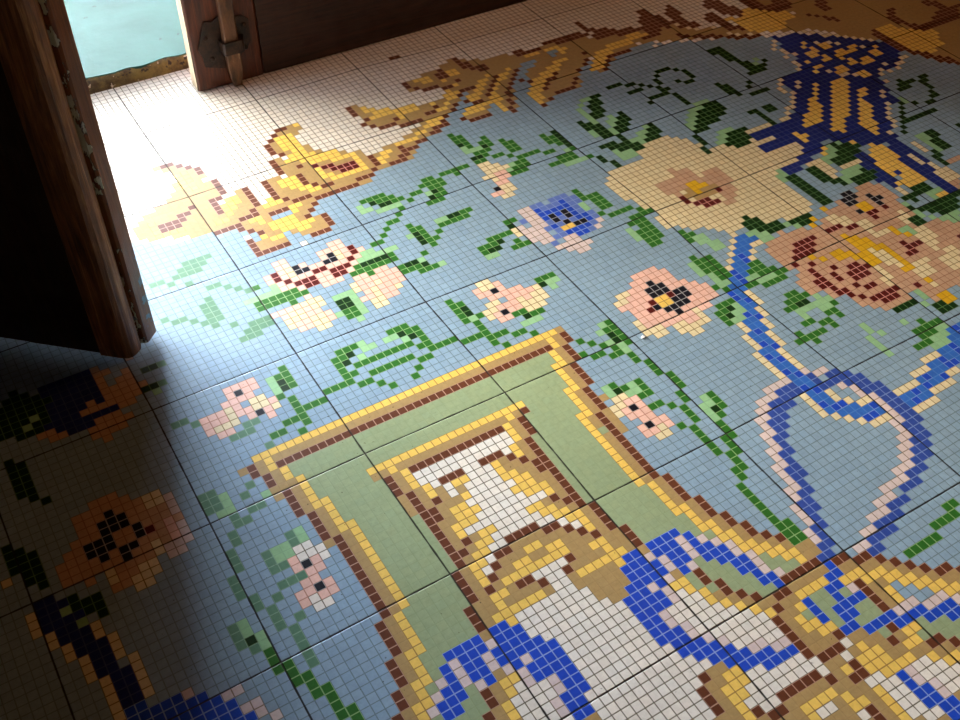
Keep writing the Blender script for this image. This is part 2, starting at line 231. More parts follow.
[0, 20, 7, 6, 21, 6, 15, 1, 0, 1, 15, 2, 0, 1, 7, 2, 19, 1, 0, 10, 19, 4, 0, 1, 14, 1, 2, 2, 14, 1, 2, 2, 0, 1, 9, 3, 2, 1, 14, 2, 2, 1, 14, 3, 8, 3, 7, 1, 0, 9, 8, 4, 2, 1, 13, 1, 0, 1, 13, 2, 10, 1, 17, 1, 10, 1, 17, 1, 10, 1, 20, 1, 9, 1, 0, 1, 8, 2, 0, 2, 2, 10, 15, 1, 2, 12, 7, 3, 2, 1, 21, 10, 3, 4, 21, 2, 3, 4, 21, 2, 3, 1, 21, 4, 2, 1, 21, 1, 0, 2, 7, 4, 0, 1, 7, 2, 0, 7, 5, 1, 4, 8, 0, 3, 1, 26],
[0, 20, 7, 4, 9, 1, 7, 1, 21, 6, 15, 4, 0, 13, 19, 3, 0, 3, 2, 3, 14, 2, 0, 2, 7, 2, 9, 1, 0, 1, 14, 1, 2, 1, 14, 4, 0, 2, 8, 3, 9, 1, 0, 5, 8, 3, 7, 1, 0, 2, 2, 1, 13, 4, 20, 1, 17, 1, 20, 1, 17, 1, 10, 1, 20, 1, 9, 1, 0, 1, 8, 2, 0, 2, 2, 10, 15, 3, 2, 17, 21, 6, 3, 4, 21, 2, 3, 4, 21, 2, 3, 2, 21, 3, 2, 1, 21, 1, 0, 2, 7, 3, 0, 2, 7, 2, 0, 9, 4, 6, 0, 7, 1, 24],
[0, 20, 7, 3, 9, 1, 7, 2, 21, 4, 15, 1, 21, 1, 15, 5, 0, 18, 2, 1, 14, 2, 2, 2, 14, 1, 0, 1, 7, 2, 9, 1, 14, 2, 2, 1, 14, 2, 2, 1, 0, 12, 8, 1, 7, 2, 0, 2, 8, 1, 0, 1, 13, 3, 20, 1, 10, 1, 20, 1, 17, 1, 20, 1, 10, 2, 20, 1, 0, 1, 8, 2, 0, 2, 2, 6, 15, 7, 2, 13, 21, 7, 3, 1, 21, 7, 3, 4, 21, 2, 3, 3, 21, 5, 0, 7, 7, 1, 0, 13, 4, 2, 0, 9, 1, 23],
[0, 22, 7, 3, 21, 4, 15, 7, 7, 2, 19, 1, 0, 17, 14, 2, 2, 2, 14, 1, 9, 1, 8, 2, 9, 1, 0, 1, 2, 2, 14, 2, 0, 13, 9, 2, 0, 2, 8, 3, 13, 3, 0, 1, 20, 1, 3, 2, 17, 2, 10, 1, 20, 1, 8, 1, 0, 5, 2, 5, 15, 7, 2, 1, 15, 3, 2, 9, 21, 7, 3, 2, 21, 5, 3, 3, 21, 3, 3, 3, 21, 3, 2, 1, 21, 2, 9, 1, 0, 6, 7, 1, 0, 26, 1, 21],
[0, 24, 15, 2, 21, 7, 15, 2, 0, 2, 9, 1, 0, 20, 2, 2, 0, 2, 8, 2, 9, 1, 0, 1, 2, 2, 0, 23, 13, 2, 20, 2, 10, 4, 20, 1, 13, 1, 0, 1, 8, 4, 0, 1, 2, 5, 15, 4, 18, 2, 15, 5, 2, 15, 21, 1, 3, 1, 21, 5, 3, 3, 21, 3, 3, 3, 21, 3, 2, 1, 0, 2, 7, 1, 9, 1, 0, 5, 7, 1, 0, 28, 1, 20],
[0, 25, 15, 2, 21, 3, 15, 3, 0, 30, 9, 1, 0, 28, 20, 1, 0, 1, 13, 2, 10, 2, 20, 1, 13, 1, 0, 6, 8, 1, 2, 6, 15, 1, 2, 1, 4, 1, 18, 3, 15, 4, 2, 15, 21, 8, 3, 1, 21, 3, 3, 3, 21, 3, 2, 1, 0, 2, 7, 1, 0, 2, 7, 1, 0, 3, 7, 2, 0, 30, 1, 18],
[0, 20, 7, 1, 0, 8, 15, 5, 0, 58, 13, 4, 0, 8, 8, 4, 2, 5, 16, 1, 4, 2, 18, 1, 4, 3, 15, 3, 2, 14, 21, 4, 0, 2, 21, 7, 3, 3, 21, 2, 2, 1, 0, 2, 7, 1, 0, 5, 7, 2, 0, 33, 1, 17],
[0, 20, 7, 2, 0, 7, 15, 4, 0, 46, 2, 2, 0, 12, 13, 4, 0, 6, 8, 3, 0, 2, 2, 5, 16, 1, 2, 1, 4, 4, 16, 1, 15, 2, 2, 13, 21, 5, 3, 1, 9, 1, 7, 1, 9, 1, 21, 6, 3, 2, 21, 3, 2, 1, 0, 1, 7, 1, 0, 43, 1, 15],
[0, 20, 7, 2, 0, 8, 15, 1, 0, 13, 14, 4, 0, 3, 8, 1, 0, 22, 8, 1, 0, 3, 14, 1, 2, 2, 14, 1, 0, 12, 13, 2, 0, 6, 9, 1, 0, 1, 8, 2, 0, 1, 2, 7, 16, 3, 2, 2, 15, 3, 2, 8, 9, 1, 21, 6, 0, 2, 3, 1, 9, 2, 7, 3, 3, 1, 21, 4, 3, 1, 21, 3, 2, 1, 0, 1, 7, 8, 0, 38, 1, 14],
[0, 20, 7, 2, 0, 22, 14, 1, 17, 1, 14, 2, 0, 1, 9, 1, 8, 2, 0, 6, 8, 3, 9, 1, 0, 3, 8, 3, 0, 6, 8, 2, 0, 2, 14, 2, 17, 1, 14, 1, 0, 20, 9, 1, 8, 3, 0, 1, 2, 8, 16, 3, 2, 1, 15, 2, 2, 8, 9, 2, 21, 3, 0, 1, 2, 3, 9, 3, 7, 5, 21, 6, 2, 1, 0, 2, 7, 1, 0, 48, 1, 12],
[0, 20, 7, 2, 0, 15, 19, 2, 0, 4, 14, 4, 0, 2, 9, 1, 7, 1, 8, 1, 0, 5, 8, 2, 7, 1, 0, 1, 9, 2, 0, 1, 9, 2, 7, 1, 8, 2, 0, 5, 8, 1, 7, 1, 0, 3, 14, 5, 0, 2, 8, 3, 0, 13, 9, 1, 8, 3, 0, 1, 2, 11, 15, 2, 2, 9, 9, 1, 7, 2, 0, 2, 7, 2, 2, 2, 9, 1, 7, 6, 0, 2, 3, 1, 21, 5, 0, 1, 7, 1, 0, 51, 1, 10],
[0, 20, 7, 2, 0, 17, 19, 1, 14, 3, 2, 1, 14, 1, 0, 1, 2, 2, 0, 1, 9, 1, 7, 1, 8, 1, 0, 5, 8, 1, 7, 1, 0, 1, 9, 1, 0, 5, 9, 1, 7, 1, 8, 1, 0, 5, 8, 1, 7, 1, 0, 2, 2, 2, 0, 1, 14, 4, 2, 1, 7, 1, 9, 2, 0, 14, 8, 3, 0, 3, 2, 20, 0, 1, 7, 2, 0, 2, 7, 2, 2, 2, 0, 1, 7, 4, 21, 2, 0, 1, 3, 3, 0, 1, 21, 2, 0, 55, 1, 9],
[0, 21, 7, 1, 0, 18, 14, 3, 2, 1, 14, 2, 2, 2, 14, 1, 8, 1, 0, 7, 8, 1, 0, 1, 8, 8, 0, 1, 8, 1, 0, 5, 8, 1, 9, 1, 8, 1, 2, 2, 14, 3, 2, 1, 14, 1, 2, 2, 0, 1, 9, 1, 0, 15, 8, 2, 0, 3, 8, 1, 0, 1, 2, 19, 0, 1, 7, 2, 0, 2, 7, 2, 2, 2, 0, 1, 2, 4, 21, 2, 3, 4, 21, 3, 0, 3, 9, 2, 7, 2, 0, 50, 1, 7],
[0, 22, 7, 1, 0, 17, 14, 1, 2, 3, 0, 1, 14, 1, 17, 1, 14, 1, 2, 1, 0, 1, 8, 1, 0, 6, 8, 2, 0, 8, 8, 2, 0, 6, 8, 1, 0, 1, 2, 1, 14, 1, 17, 1, 14, 2, 2, 4, 0, 22, 8, 2, 0, 2, 2, 17, 0, 1, 7, 2, 0, 2, 7, 2, 2, 1, 0, 1, 9, 4, 21, 3, 3, 4, 21, 3, 0, 1, 2, 1, 0, 1, 9, 2, 7, 2, 0, 4, 7, 1, 0, 46, 1, 6],
[0, 41, 14, 2, 0, 1, 19, 2, 0, 1, 14, 1, 0, 2, 8, 1, 0, 3, 8, 4, 0, 2, 8, 6, 0, 2, 8, 4, 0, 3, 8, 1, 0, 2, 14, 2, 8, 2, 2, 3, 0, 23, 8, 1, 9, 2, 0, 2, 2, 5, 7, 1, 2, 10, 0, 1, 7, 2, 0, 3, 7, 2, 9, 4, 7, 1, 21, 2, 3, 5, 21, 3, 0, 1, 2, 1, 0, 1, 9, 1, 7, 2, 0, 54, 1, 4],
[0, 42, 19, 3, 0, 5, 8, 4, 0, 4, 8, 2, 0, 6, 8, 2, 0, 4, 8, 4, 0, 5, 7, 1, 8, 2, 0, 25, 9, 2, 0, 3, 2, 3, 7, 3, 2, 9, 0, 1, 7, 2, 0, 4, 7, 1, 9, 1, 7, 5, 21, 1, 3, 4, 21, 2, 2, 1, 21, 1, 0, 1, 2, 1, 0, 1, 9, 1, 7, 2, 0, 55, 1, 3],
[0, 26, 15, 3, 0, 19, 8, 3, 0, 9, 8, 1, 0, 4, 8, 1, 0, 9, 8, 3, 0, 2, 9, 3, 0, 14, 14, 4, 0, 9, 9, 2, 0, 2, 2, 1, 0, 2, 7, 3, 2, 9, 0, 1, 7, 2, 0, 6, 7, 4, 21, 2, 3, 4, 21, 2, 2, 1, 21, 1, 0, 2, 7, 1, 9, 1, 7, 2, 0, 57, 1, 1],
[0, 17, 7, 1, 0, 6, 15, 6, 0, 16, 8, 2, 0, 2, 8, 1, 0, 10, 8, 1, 0, 2, 8, 1, 0, 10, 8, 1, 0, 2, 8, 2, 0, 16, 14, 6, 0, 4, 8, 1, 0, 3, 9, 2, 0, 1, 2, 1, 11, 2, 9, 2, 7, 4, 0, 1, 2, 5, 0, 2, 7, 2, 0, 2, 17, 2, 0, 1, 15, 3, 0, 1, 21, 3, 3, 1, 21, 1, 3, 2, 21, 2, 2, 1, 21, 1, 0, 1, 7, 2, 0, 61],
[0, 17, 7, 2, 0, 5, 15, 3, 17, 1, 15, 3, 2, 2, 0, 12, 19, 1, 0, 3, 8, 1, 0, 26, 8, 1, 0, 3, 8, 1, 0, 12, 2, 2, 14, 3, 17, 1, 14, 3, 0, 3, 9, 1, 8, 3, 0, 3, 2, 1, 11, 4, 9, 2, 7, 3, 9, 1, 7, 4, 0, 2, 18, 1, 0, 2, 15, 1, 17, 3, 15, 5, 0, 1, 21, 2, 0, 1, 3, 3, 21, 3, 2, 1, 0, 1, 7, 1, 0, 62],
[0, 17, 7, 3, 0, 4, 15, 2, 17, 3, 15, 2, 2, 2, 13, 1, 0, 9, 3, 40, 4, 1, 0, 8, 2, 2, 14, 3, 17, 3, 14, 2, 0, 3, 9, 1, 8, 3, 0, 2, 2, 1, 11, 3, 2, 2, 9, 2, 0, 1, 15, 1, 0, 2, 9, 1, 7, 2, 18, 1, 0, 2, 15, 4, 17, 2, 15, 2, 17, 1, 15, 3, 0, 1, 21, 1, 3, 5, 21, 3, 2, 1, 0, 1, 7, 1, 15, 3, 0, 59],
[0, 17, 7, 3, 0, 3, 15, 3, 17, 3, 15, 4, 13, 1, 0, 7, 4, 1, 5, 1, 4, 1, 3, 1, 4, 36, 3, 1, 4, 1, 5, 1, 0, 8, 14, 5, 17, 3, 14, 3, 0, 2, 9, 1, 8, 3, 0, 1, 2, 1, 11, 1, 10, 1, 11, 1, 2, 1, 0, 2, 15, 7, 0, 1, 18, 1, 0, 1, 15, 1, 2, 2, 15, 4, 18, 2, 15, 1, 17, 2, 15, 2, 0, 1, 2, 1, 0, 1, 3, 4, 21, 2, 2, 3, 0, 63],
[0, 16, 2, 1, 0, 1, 7, 2, 0, 2, 15, 2, 17, 3, 15, 2, 17, 1, 15, 3, 13, 1, 0, 2, 19, 2, 0, 4, 5, 1, 4, 1, 3, 1, 5, 36, 3, 1, 4, 1, 5, 1, 0, 4, 9, 1, 8, 1, 0, 3, 14, 3, 16, 1, 3, 2, 16, 1, 17, 2, 14, 2, 0, 2, 9, 1, 8, 2, 2, 1, 11, 2, 10, 1, 2, 1, 0, 2, 15, 12, 2, 3, 15, 2, 17, 1, 18, 2, 15, 1, 17, 1, 15, 3, 0, 1, 2, 1, 0, 1, 7, 3, 0, 1, 21, 2, 2, 3, 0, 63],
[0, 18, 7, 2, 0, 1, 15, 3, 17, 3, 15, 2, 17, 1, 16, 1, 15, 1, 14, 1, 15, 1, 0, 2, 19, 2, 9, 1, 0, 2, 19, 1, 0, 1, 5, 1, 4, 1, 3, 1, 6, 34, 3, 1, 4, 1, 5, 1, 0, 1, 8, 1, 0, 2, 9, 1, 8, 2, 0, 3, 14, 2, 16, 1, 17, 1, 3, 2, 17, 3, 14, 3, 0, 1, 9, 1, 8, 2, 10, 1, 11, 2, 8, 2, 0, 2, 15, 4, 16, 4, 15, 2, 16, 3, 2, 2, 15, 3, 16, 2, 15, 1, 16, 1, 15, 2, 0, 1, 7, 6, 0, 1, 21, 2, 2, 3, 0, 63],
[0, 19, 7, 1, 0, 1, 15, 4, 17, 1, 15, 1, 17, 2, 15, 3, 14, 1, 13, 1, 0, 2, 19, 2, 9, 1, 0, 1, 19, 1, 0, 2, 5, 1, 4, 1, 3, 1, 6, 34, 3, 1, 4, 1, 5, 1, 0, 2, 8, 1, 0, 2, 7, 1, 8, 1, 0, 2, 2, 1, 14, 4, 17, 4, 14, 4, 8, 1, 9, 2, 11, 1, 10, 1, 11, 1, 8, 3, 0, 2, 15, 3, 16, 4, 15, 6, 16, 2, 2, 2, 15, 1, 16, 1, 15, 5, 9, 1, 0, 1, 7, 1, 0, 2, 9, 3, 21, 2, 15, 2, 0, 64],
[0, 21, 15, 6, 17, 1, 15, 2, 2, 1, 15, 1, 14, 1, 13, 1, 0, 3, 9, 2, 0, 3, 9, 1, 4, 3, 3, 1, 6, 32, 3, 2, 4, 1, 5, 1, 8, 1, 0, 2, 8, 1, 9, 1, 7, 1, 8, 1, 0, 2, 2, 1, 14, 5, 17, 1, 14, 6, 0, 1, 8, 1, 11, 2, 10, 1, 9, 2, 8, 3, 0, 1, 15, 2, 16, 4, 15, 5, 18, 1, 15, 3, 2, 2, 15, 5, 2, 1, 15, 1, 7, 1, 0, 4, 9, 1, 3, 2, 21, 2, 15, 1, 0, 65],
[0, 18, 21, 2, 0, 3, 15, 1, 0, 1, 2, 1, 15, 4, 2, 1, 13, 3, 0, 4, 19, 1, 0, 1, 19, 2, 0, 1, 4, 1, 5, 1, 4, 1, 3, 1, 6, 32, 3, 1, 4, 1, 5, 1, 0, 2, 8, 2, 0, 1, 8, 1, 9, 1, 8, 1, 0, 2, 2, 3, 14, 5, 2, 1, 14, 2, 0, 3, 10, 1, 11, 2, 8, 2, 9, 3, 8, 2, 15, 1, 16, 1, 15, 2, 18, 1, 15, 6, 18, 2, 15, 2, 2, 1, 15, 5, 2, 2, 15, 1, 9, 1, 7, 9, 0, 66],
[0, 17, 2, 1, 21, 3, 7, 1, 0, 3, 2, 1, 15, 2, 2, 2, 0, 1, 13, 2, 0, 5, 19, 2, 0, 4, 5, 1, 4, 1, 3, 1, 6, 32, 3, 1, 4, 1, 5, 1, 0, 4, 8, 2, 9, 1, 0, 4, 2, 2, 0, 1, 2, 2, 14, 2, 2, 1, 0, 2, 8, 3, 10, 1, 11, 1, 2, 1, 0, 2, 8, 4, 0, 2, 15, 2, 16, 1, 15, 1, 18, 1, 15, 1, 18, 2, 15, 2, 18, 3, 15, 1, 2, 3, 18, 1, 15, 2, 2, 1, 7, 2, 9, 1, 0, 1, 7, 6, 0, 68],
[0, 17, 2, 1, 21, 2, 9, 1, 7, 3, 0, 1, 15, 2, 2, 3, 0, 7, 19, 1, 0, 6, 5, 1, 4, 1, 3, 1, 6, 6, 3, 20, 6, 6, 3, 1, 4, 1, 5, 1, 0, 6, 8, 1, 0, 7, 2, 5, 0, 1, 8, 2, 7, 1, 9, 1, 11, 1, 10, 1, 2, 1, 0, 7, 15, 2, 16, 1, 15, 4, 18, 3, 15, 1, 18, 3, 15, 4, 18, 1, 9, 2, 15, 1, 7, 2, 0, 1, 9, 1, 0, 1, 7, 4, 0, 69],
[0, 17, 2, 1, 21, 4, 7, 2, 0, 3, 2, 2, 0, 8, 19, 1, 0, 6, 5, 1, 4, 1, 3, 2, 6, 5, 4, 2, 3, 1, 4, 14, 3, 1, 4, 1, 5, 1, 6, 5, 3, 2, 4, 1, 5, 1, 0, 6, 8, 1, 0, 8, 2, 2, 0, 3, 8, 1, 7, 1, 9, 2, 11, 2, 2, 1, 0, 6, 15, 3, 16, 1, 15, 2, 16, 1, 15, 3, 18, 3, 2, 1, 18, 2, 15, 4, 18, 1, 9, 1, 2, 2, 15, 3, 9, 4, 0, 70],
[0, 18, 2, 1, 21, 2, 9, 1, 0, 1, 7, 1, 0, 12, 19, 1, 0, 8, 5, 1, 4, 1, 3, 1, 6, 6, 5, 1, 4, 1, 3, 1, 5, 12, 3, 1, 4, 1, 5, 1, 6, 6, 3, 1, 4, 1, 5, 1, 0, 8, 8, 1, 0, 12, 8, 1, 9, 2, 10, 1, 11, 1, 2, 1, 0, 4, 8, 2, 0, 1, 15, 2, 16, 2, 15, 1, 16, 1, 15, 2, 16, 2, 15, 1, 18, 2, 2, 2, 18, 1, 15, 2, 16, 1, 15, 2, 2, 3, 15, 4, 9, 2, 0, 71],
[0, 18, 2, 1, 21, 3, 2, 1, 0, 13, 19, 1, 0, 5, 19, 1, 9, 1, 0, 1, 5, 1, 4, 1, 3, 1, 6, 6, 5, 1, 4, 1, 3, 1, 1, 12, 3, 1, 4, 1, 5, 1, 6, 6, 3, 1, 4, 1, 5, 1, 0, 1, 9, 1, 8, 1, 0, 5, 8, 1, 0, 13, 2, 1, 11, 2, 10, 1, 2, 1, 0, 3, 8, 4, 15, 2, 16, 2, 15, 1, 16, 1, 15, 1, 16, 4, 18, 2, 2, 2, 18, 1, 15, 2, 16, 3, 2, 3, 15, 5, 0, 72],
[0, 19, 2, 1, 21, 2, 2, 1, 0, 13, 19, 1, 0, 2, 19, 1, 9, 2, 19, 1, 9, 1, 0, 1, 5, 1, 4, 1, 3, 1, 6, 6, 5, 1, 4, 1, 3, 1, 1, 12, 3, 1, 4, 1, 5, 1, 6, 6, 3, 1, 4, 1, 5, 1, 4, 1, 9, 1, 7, 1, 8, 1, 9, 1, 8, 1, 0, 2, 8, 1, 0, 13, 2, 1, 11, 2, 2, 1, 0, 3, 8, 2, 7, 2, 0, 1, 9, 1, 0, 1, 15, 1, 16, 1, 15, 3, 16, 3, 15, 1, 2, 1, 15, 1, 2, 2, 18, 1, 15, 1, 16, 2, 15, 2, 2, 2, 15, 6, 0, 72],
[0, 19, 2, 1, 21, 3, 2, 1, 0, 11, 19, 1, 0, 3, 19, 1, 9, 2, 1, 2, 0, 1, 5, 1, 4, 1, 3, 2, 6, 5, 4, 1, 5, 1, 4, 1, 3, 1, 1, 1, 5, 3, 1, 2, 5, 3, 1, 1, 3, 1, 4, 1, 5, 1, 6, 6, 3, 2, 4, 1, 5, 1, 0, 1, 2, 2, 9, 2, 8, 1, 0, 3, 8, 1, 0, 11, 2, 1, 11, 1, 10, 1, 11, 1, 2, 1, 0, 4, 9, 6, 15, 1, 16, 2, 15, 1, 16, 1, 15, 4, 2, 1, 15, 2, 2, 1, 18, 1, 15, 5, 2, 1, 15, 4, 16, 1, 0, 74],
[0, 20, 2, 1, 21, 2, 2, 1, 0, 11, 19, 1, 0, 3, 19, 2, 14, 1, 1, 3, 4, 1, 5, 1, 4, 1, 3, 1, 6, 5, 4, 1, 5, 1, 4, 1, 3, 1, 4, 1, 1, 1, 3, 2, 1, 3, 3, 1, 4, 1, 5, 1, 3, 1, 4, 1, 5, 1, 6, 6, 3, 1, 4, 1, 5, 1, 4, 1, 2, 2, 14, 2, 8, 2, 0, 3, 8, 1, 0, 11, 2, 1, 11, 2, 2, 1, 0, 5, 9, 1, 0, 2, 9, 2, 8, 1, 0, 2, 16, 1, 15, 2, 16, 2, 15, 1, 2, 2, 15, 2, 18, 2, 2, 3, 15, 3, 2, 2, 15, 2, 0, 75],
[0, 20, 2, 1, 21, 2, 2, 1, 0, 11, 19, 1, 0, 5, 14, 1, 17, 1, 14, 1, 1, 1, 0, 1, 5, 1, 4, 1, 3, 1, 6, 5, 4, 1, 5, 1, 4, 1, 5, 1, 4, 1, 1, 1, 4, 1, 1, 4, 3, 1, 4, 2, 5, 1, 4, 1, 5, 1, 6, 6, 3, 1, 4, 1, 5, 1, 4, 1, 2, 1, 14, 1, 17, 1, 14, 1, 0, 5, 8, 1, 0, 11, 2, 1, 10, 1, 11, 1, 2, 1, 0, 4, 8, 2, 0, 2, 8, 2, 0, 3, 15, 1, 16, 1, 15, 4, 2, 1, 15, 4, 2, 3, 15, 2, 2, 4, 15, 1, 0, 76],
[0, 20, 2, 1, 21, 2, 0, 1, 2, 1, 0, 11, 19, 1, 0, 2, 19, 3, 14, 2, 0, 2, 5, 1, 4, 1, 3, 1, 6, 6, 5, 2, 4, 3, 3, 1, 1, 4, 3, 2, 4, 2, 5, 2, 6, 6, 3, 1, 6, 1, 5, 1, 4, 1, 0, 1, 14, 3, 8, 2, 0, 2, 8, 1, 0, 11, 2, 1, 11, 2, 10, 1, 2, 1, 0, 2, 8, 1, 0, 3, 8, 2, 0, 1, 8, 1, 0, 3, 15, 2, 16, 5, 15, 4, 2, 3, 15, 2, 2, 3, 15, 1, 0, 77],
[0, 21, 2, 1, 21, 2, 2, 1, 0, 11, 19, 1, 0, 1, 19, 1, 0, 2, 14, 2, 0, 3, 5, 1, 4, 1, 3, 1, 6, 6, 5, 2, 4, 1, 3, 2, 1, 6, 3, 2, 4, 1, 5, 2, 6, 6, 3, 1, 4, 1, 5, 1, 4, 1, 0, 2, 14, 2, 0, 2, 8, 1, 0, 1, 8, 1, 0, 11, 2, 1, 10, 1, 11, 1, 2, 1, 0, 2, 8, 5, 0, 1, 8, 1, 0, 6, 15, 2, 16, 3, 15, 3, 16, 1, 15, 1, 18, 1, 15, 4, 2, 2, 15, 1, 0, 78],
[0, 21, 2, 1, 21, 2, 2, 1, 0, 8, 19, 1, 9, 1, 0, 2, 19, 1, 0, 2, 14, 2, 17, 1, 14, 1, 0, 2, 5, 1, 4, 1, 3, 1, 6, 6, 5, 1, 4, 2, 3, 3, 1, 4, 3, 3, 4, 2, 5, 1, 6, 6, 3, 1, 4, 1, 5, 1, 0, 2, 14, 1, 17, 1, 14, 2, 0, 2, 8, 1, 0, 2, 9, 1, 8, 1, 0, 8, 2, 1, 11, 1, 10, 1, 2, 1, 0, 4, 8, 1, 0, 11, 15, 5, 0, 1, 9, 1, 15, 2, 2, 1, 15, 5, 0, 80],
[0, 21, 2, 1, 21, 2, 2, 1, 0, 8, 19, 1, 9, 1, 0, 2, 19, 1, 0, 2, 14, 1, 1, 1, 14, 2, 0, 2, 5, 1, 4, 1, 3, 1, 6, 6, 5, 1, 4, 1, 3, 3, 1, 6, 3, 3, 4, 1, 5, 1, 6, 6, 3, 1, 4, 1, 5, 1, 0, 2, 14, 2, 2, 1, 14, 1, 0, 2, 8, 1, 0, 1, 9, 2, 8, 1, 0, 8, 2, 1, 11, 2, 2, 1, 0, 11, 9, 1, 0, 5, 7, 4, 0, 1, 9, 1, 15, 7, 0, 81],
[0, 21, 2, 1, 21, 2, 2, 1, 0, 8, 19, 1, 7, 1, 9, 1, 0, 1, 19, 1, 0, 1, 19, 1, 0, 1, 1, 2, 0, 3, 5, 1, 4, 1, 3, 1, 6, 6, 5, 1, 4, 1, 3, 1, 1, 10, 3, 1, 4, 1, 5, 1, 6, 6, 3, 1, 4, 1, 5, 1, 0, 3, 2, 2, 0, 1, 8, 1, 0, 1, 8, 1, 0, 1, 9, 1, 7, 1, 8, 1, 0, 8, 2, 1, 10, 1, 11, 1, 2, 1, 0, 11, 9, 1, 0, 9, 9, 1, 0, 1, 15, 1, 18, 2, 0, 2, 15, 1, 0, 82],
[0, 21, 2, 1, 10, 2, 0, 10, 19, 1, 9, 1, 0, 2, 19, 1, 0, 7, 5, 1, 4, 1, 3, 1, 6, 6, 5, 1, 4, 1, 5, 1, 4, 1, 3, 2, 1, 4, 3, 2, 4, 1, 5, 1, 4, 1, 5, 1, 6, 6, 3, 1, 4, 1, 5, 1, 0, 7, 8, 1, 0, 2, 9, 1, 8, 1, 0, 6, 13, 4, 11, 1, 10, 1, 13, 1, 0, 10, 9, 1, 0, 1, 9, 1, 0, 3, 9, 1, 0, 5, 7, 2, 18, 2, 0, 85],
[0, 21, 2, 1, 10, 5, 13, 1, 0, 7, 8, 1, 0, 2, 19, 1, 0, 7, 5, 1, 4, 1, 3, 1, 6, 6, 5, 2, 4, 1, 3, 2, 1, 6, 3, 2, 4, 1, 5, 2, 6, 6, 3, 1, 4, 1, 5, 1, 0, 7, 8, 1, 0, 2, 8, 1, 0, 5, 13, 3, 12, 3, 11, 2, 12, 1, 13, 2, 0, 8, 9, 1, 0, 7, 8, 1, 0, 3, 7, 3, 0, 86],
[0, 20, 10, 9, 0, 6, 8, 1, 0, 2, 19, 1, 0, 7, 5, 1, 4, 1, 3, 1, 6, 6, 5, 1, 4, 1, 3, 2, 1, 2, 5, 4, 1, 2, 3, 2, 4, 1, 5, 1, 6, 6, 3, 1, 4, 1, 5, 1, 0, 7, 8, 1, 0, 2, 8, 1, 0, 4, 13, 2, 12, 5, 10, 1, 11, 1, 12, 1, 0, 1, 12, 2, 0, 7, 9, 1, 0, 5, 8, 5, 0, 90],
[0, 19, 10, 11, 13, 2, 0, 3, 8, 2, 0, 1, 19, 1, 0, 7, 5, 1, 4, 1, 3, 1, 6, 5, 5, 1, 4, 1, 3, 2, 1, 1, 5, 2, 4, 4, 5, 2, 1, 1, 3, 2, 4, 1, 5, 1, 6, 5, 3, 1, 4, 1, 5, 1, 0, 7, 8, 1, 0, 1, 8, 2, 0, 3, 13, 2, 12, 4, 0, 1, 2, 1, 11, 1, 10, 1, 12, 5, 0, 6, 9, 1, 0, 5, 8, 3, 9, 2, 0, 90],
[0, 20, 10, 11, 0, 5, 8, 1, 0, 1, 19, 1, 0, 6, 5, 1, 4, 1, 3, 1, 6, 6, 5, 1, 4, 1, 3, 1, 1, 1, 5, 1, 4, 3, 3, 2, 4, 3, 5, 1, 1, 1, 3, 1, 4, 1, 5, 1, 6, 6, 3, 1, 4, 1, 5, 1, 0, 6, 8, 1, 0, 1, 8, 1, 0, 4, 13, 1, 12, 3, 0, 3, 2, 1, 11, 2, 2, 1, 0, 1, 13, 1, 12, 3, 0, 9, 8, 3, 9, 3, 11, 1, 10, 1, 11, 1, 0, 88],
[0, 21, 10, 10, 13, 2, 0, 3, 8, 2, 0, 7, 5, 1, 4, 1, 3, 1, 6, 6, 5, 1, 4, 1, 3, 1, 5, 1, 4, 2, 3, 2, 4, 2, 3, 2, 4, 2, 5, 1, 3, 1, 4, 1, 5, 1, 6, 6, 3, 1, 4, 1, 5, 1, 0, 7, 8, 2, 0, 3, 13, 2, 12, 2, 0, 4, 2, 1, 10, 1, 11, 1, 2, 1, 0, 2, 13, 1, 12, 2, 0, 11, 9, 3, 11, 2, 10, 1, 0, 89],
[0, 23, 10, 9, 13, 1, 0, 4, 8, 1, 0, 7, 5, 1, 4, 1, 3, 1, 6, 6, 5, 1, 4, 1, 5, 1, 4, 1, 3, 8, 4, 3, 5, 1, 4, 1, 5, 1, 6, 6, 3, 1, 4, 1, 5, 1, 0, 7, 8, 1, 0, 4, 13, 1, 12, 2, 0, 5, 2, 1, 11, 1, 10, 2, 2, 1, 0, 1, 13, 1, 12, 3, 0, 7, 2, 3, 11, 2, 10, 1, 11, 2, 0, 90],
[0, 25, 10, 6, 0, 2, 13, 1, 0, 3, 8, 2, 0, 6, 5, 1, 4, 1, 3, 1, 6, 5, 5, 1, 4, 2, 3, 2, 4, 1, 5, 2, 1, 4, 5, 1, 4, 2, 3, 2, 4, 2, 5, 1, 6, 5, 3, 1, 4, 1, 5, 1, 0, 6, 8, 2, 0, 3, 13, 2, 12, 1, 0, 7, 2, 1, 11, 3, 2, 2, 13, 1, 12, 2, 0, 4, 2, 3, 11, 2, 10, 1, 11, 2, 10, 1, 11, 1, 0, 91],
[0, 26, 10, 4, 0, 8, 8, 1, 0, 5, 5, 1, 4, 1, 3, 2, 6, 5, 5, 1, 4, 2, 3, 1, 4, 4, 5, 1, 1, 2, 5, 1, 4, 4, 3, 1, 4, 2, 5, 1, 6, 5, 3, 2, 4, 1, 5, 1, 0, 5, 8, 1, 0, 4, 13, 1, 12, 2, 0, 8, 2, 1, 11, 3, 10, 1, 13, 1, 12, 2, 2, 4, 11, 1, 10, 1, 11, 3, 10, 2, 11, 1, 0, 93],
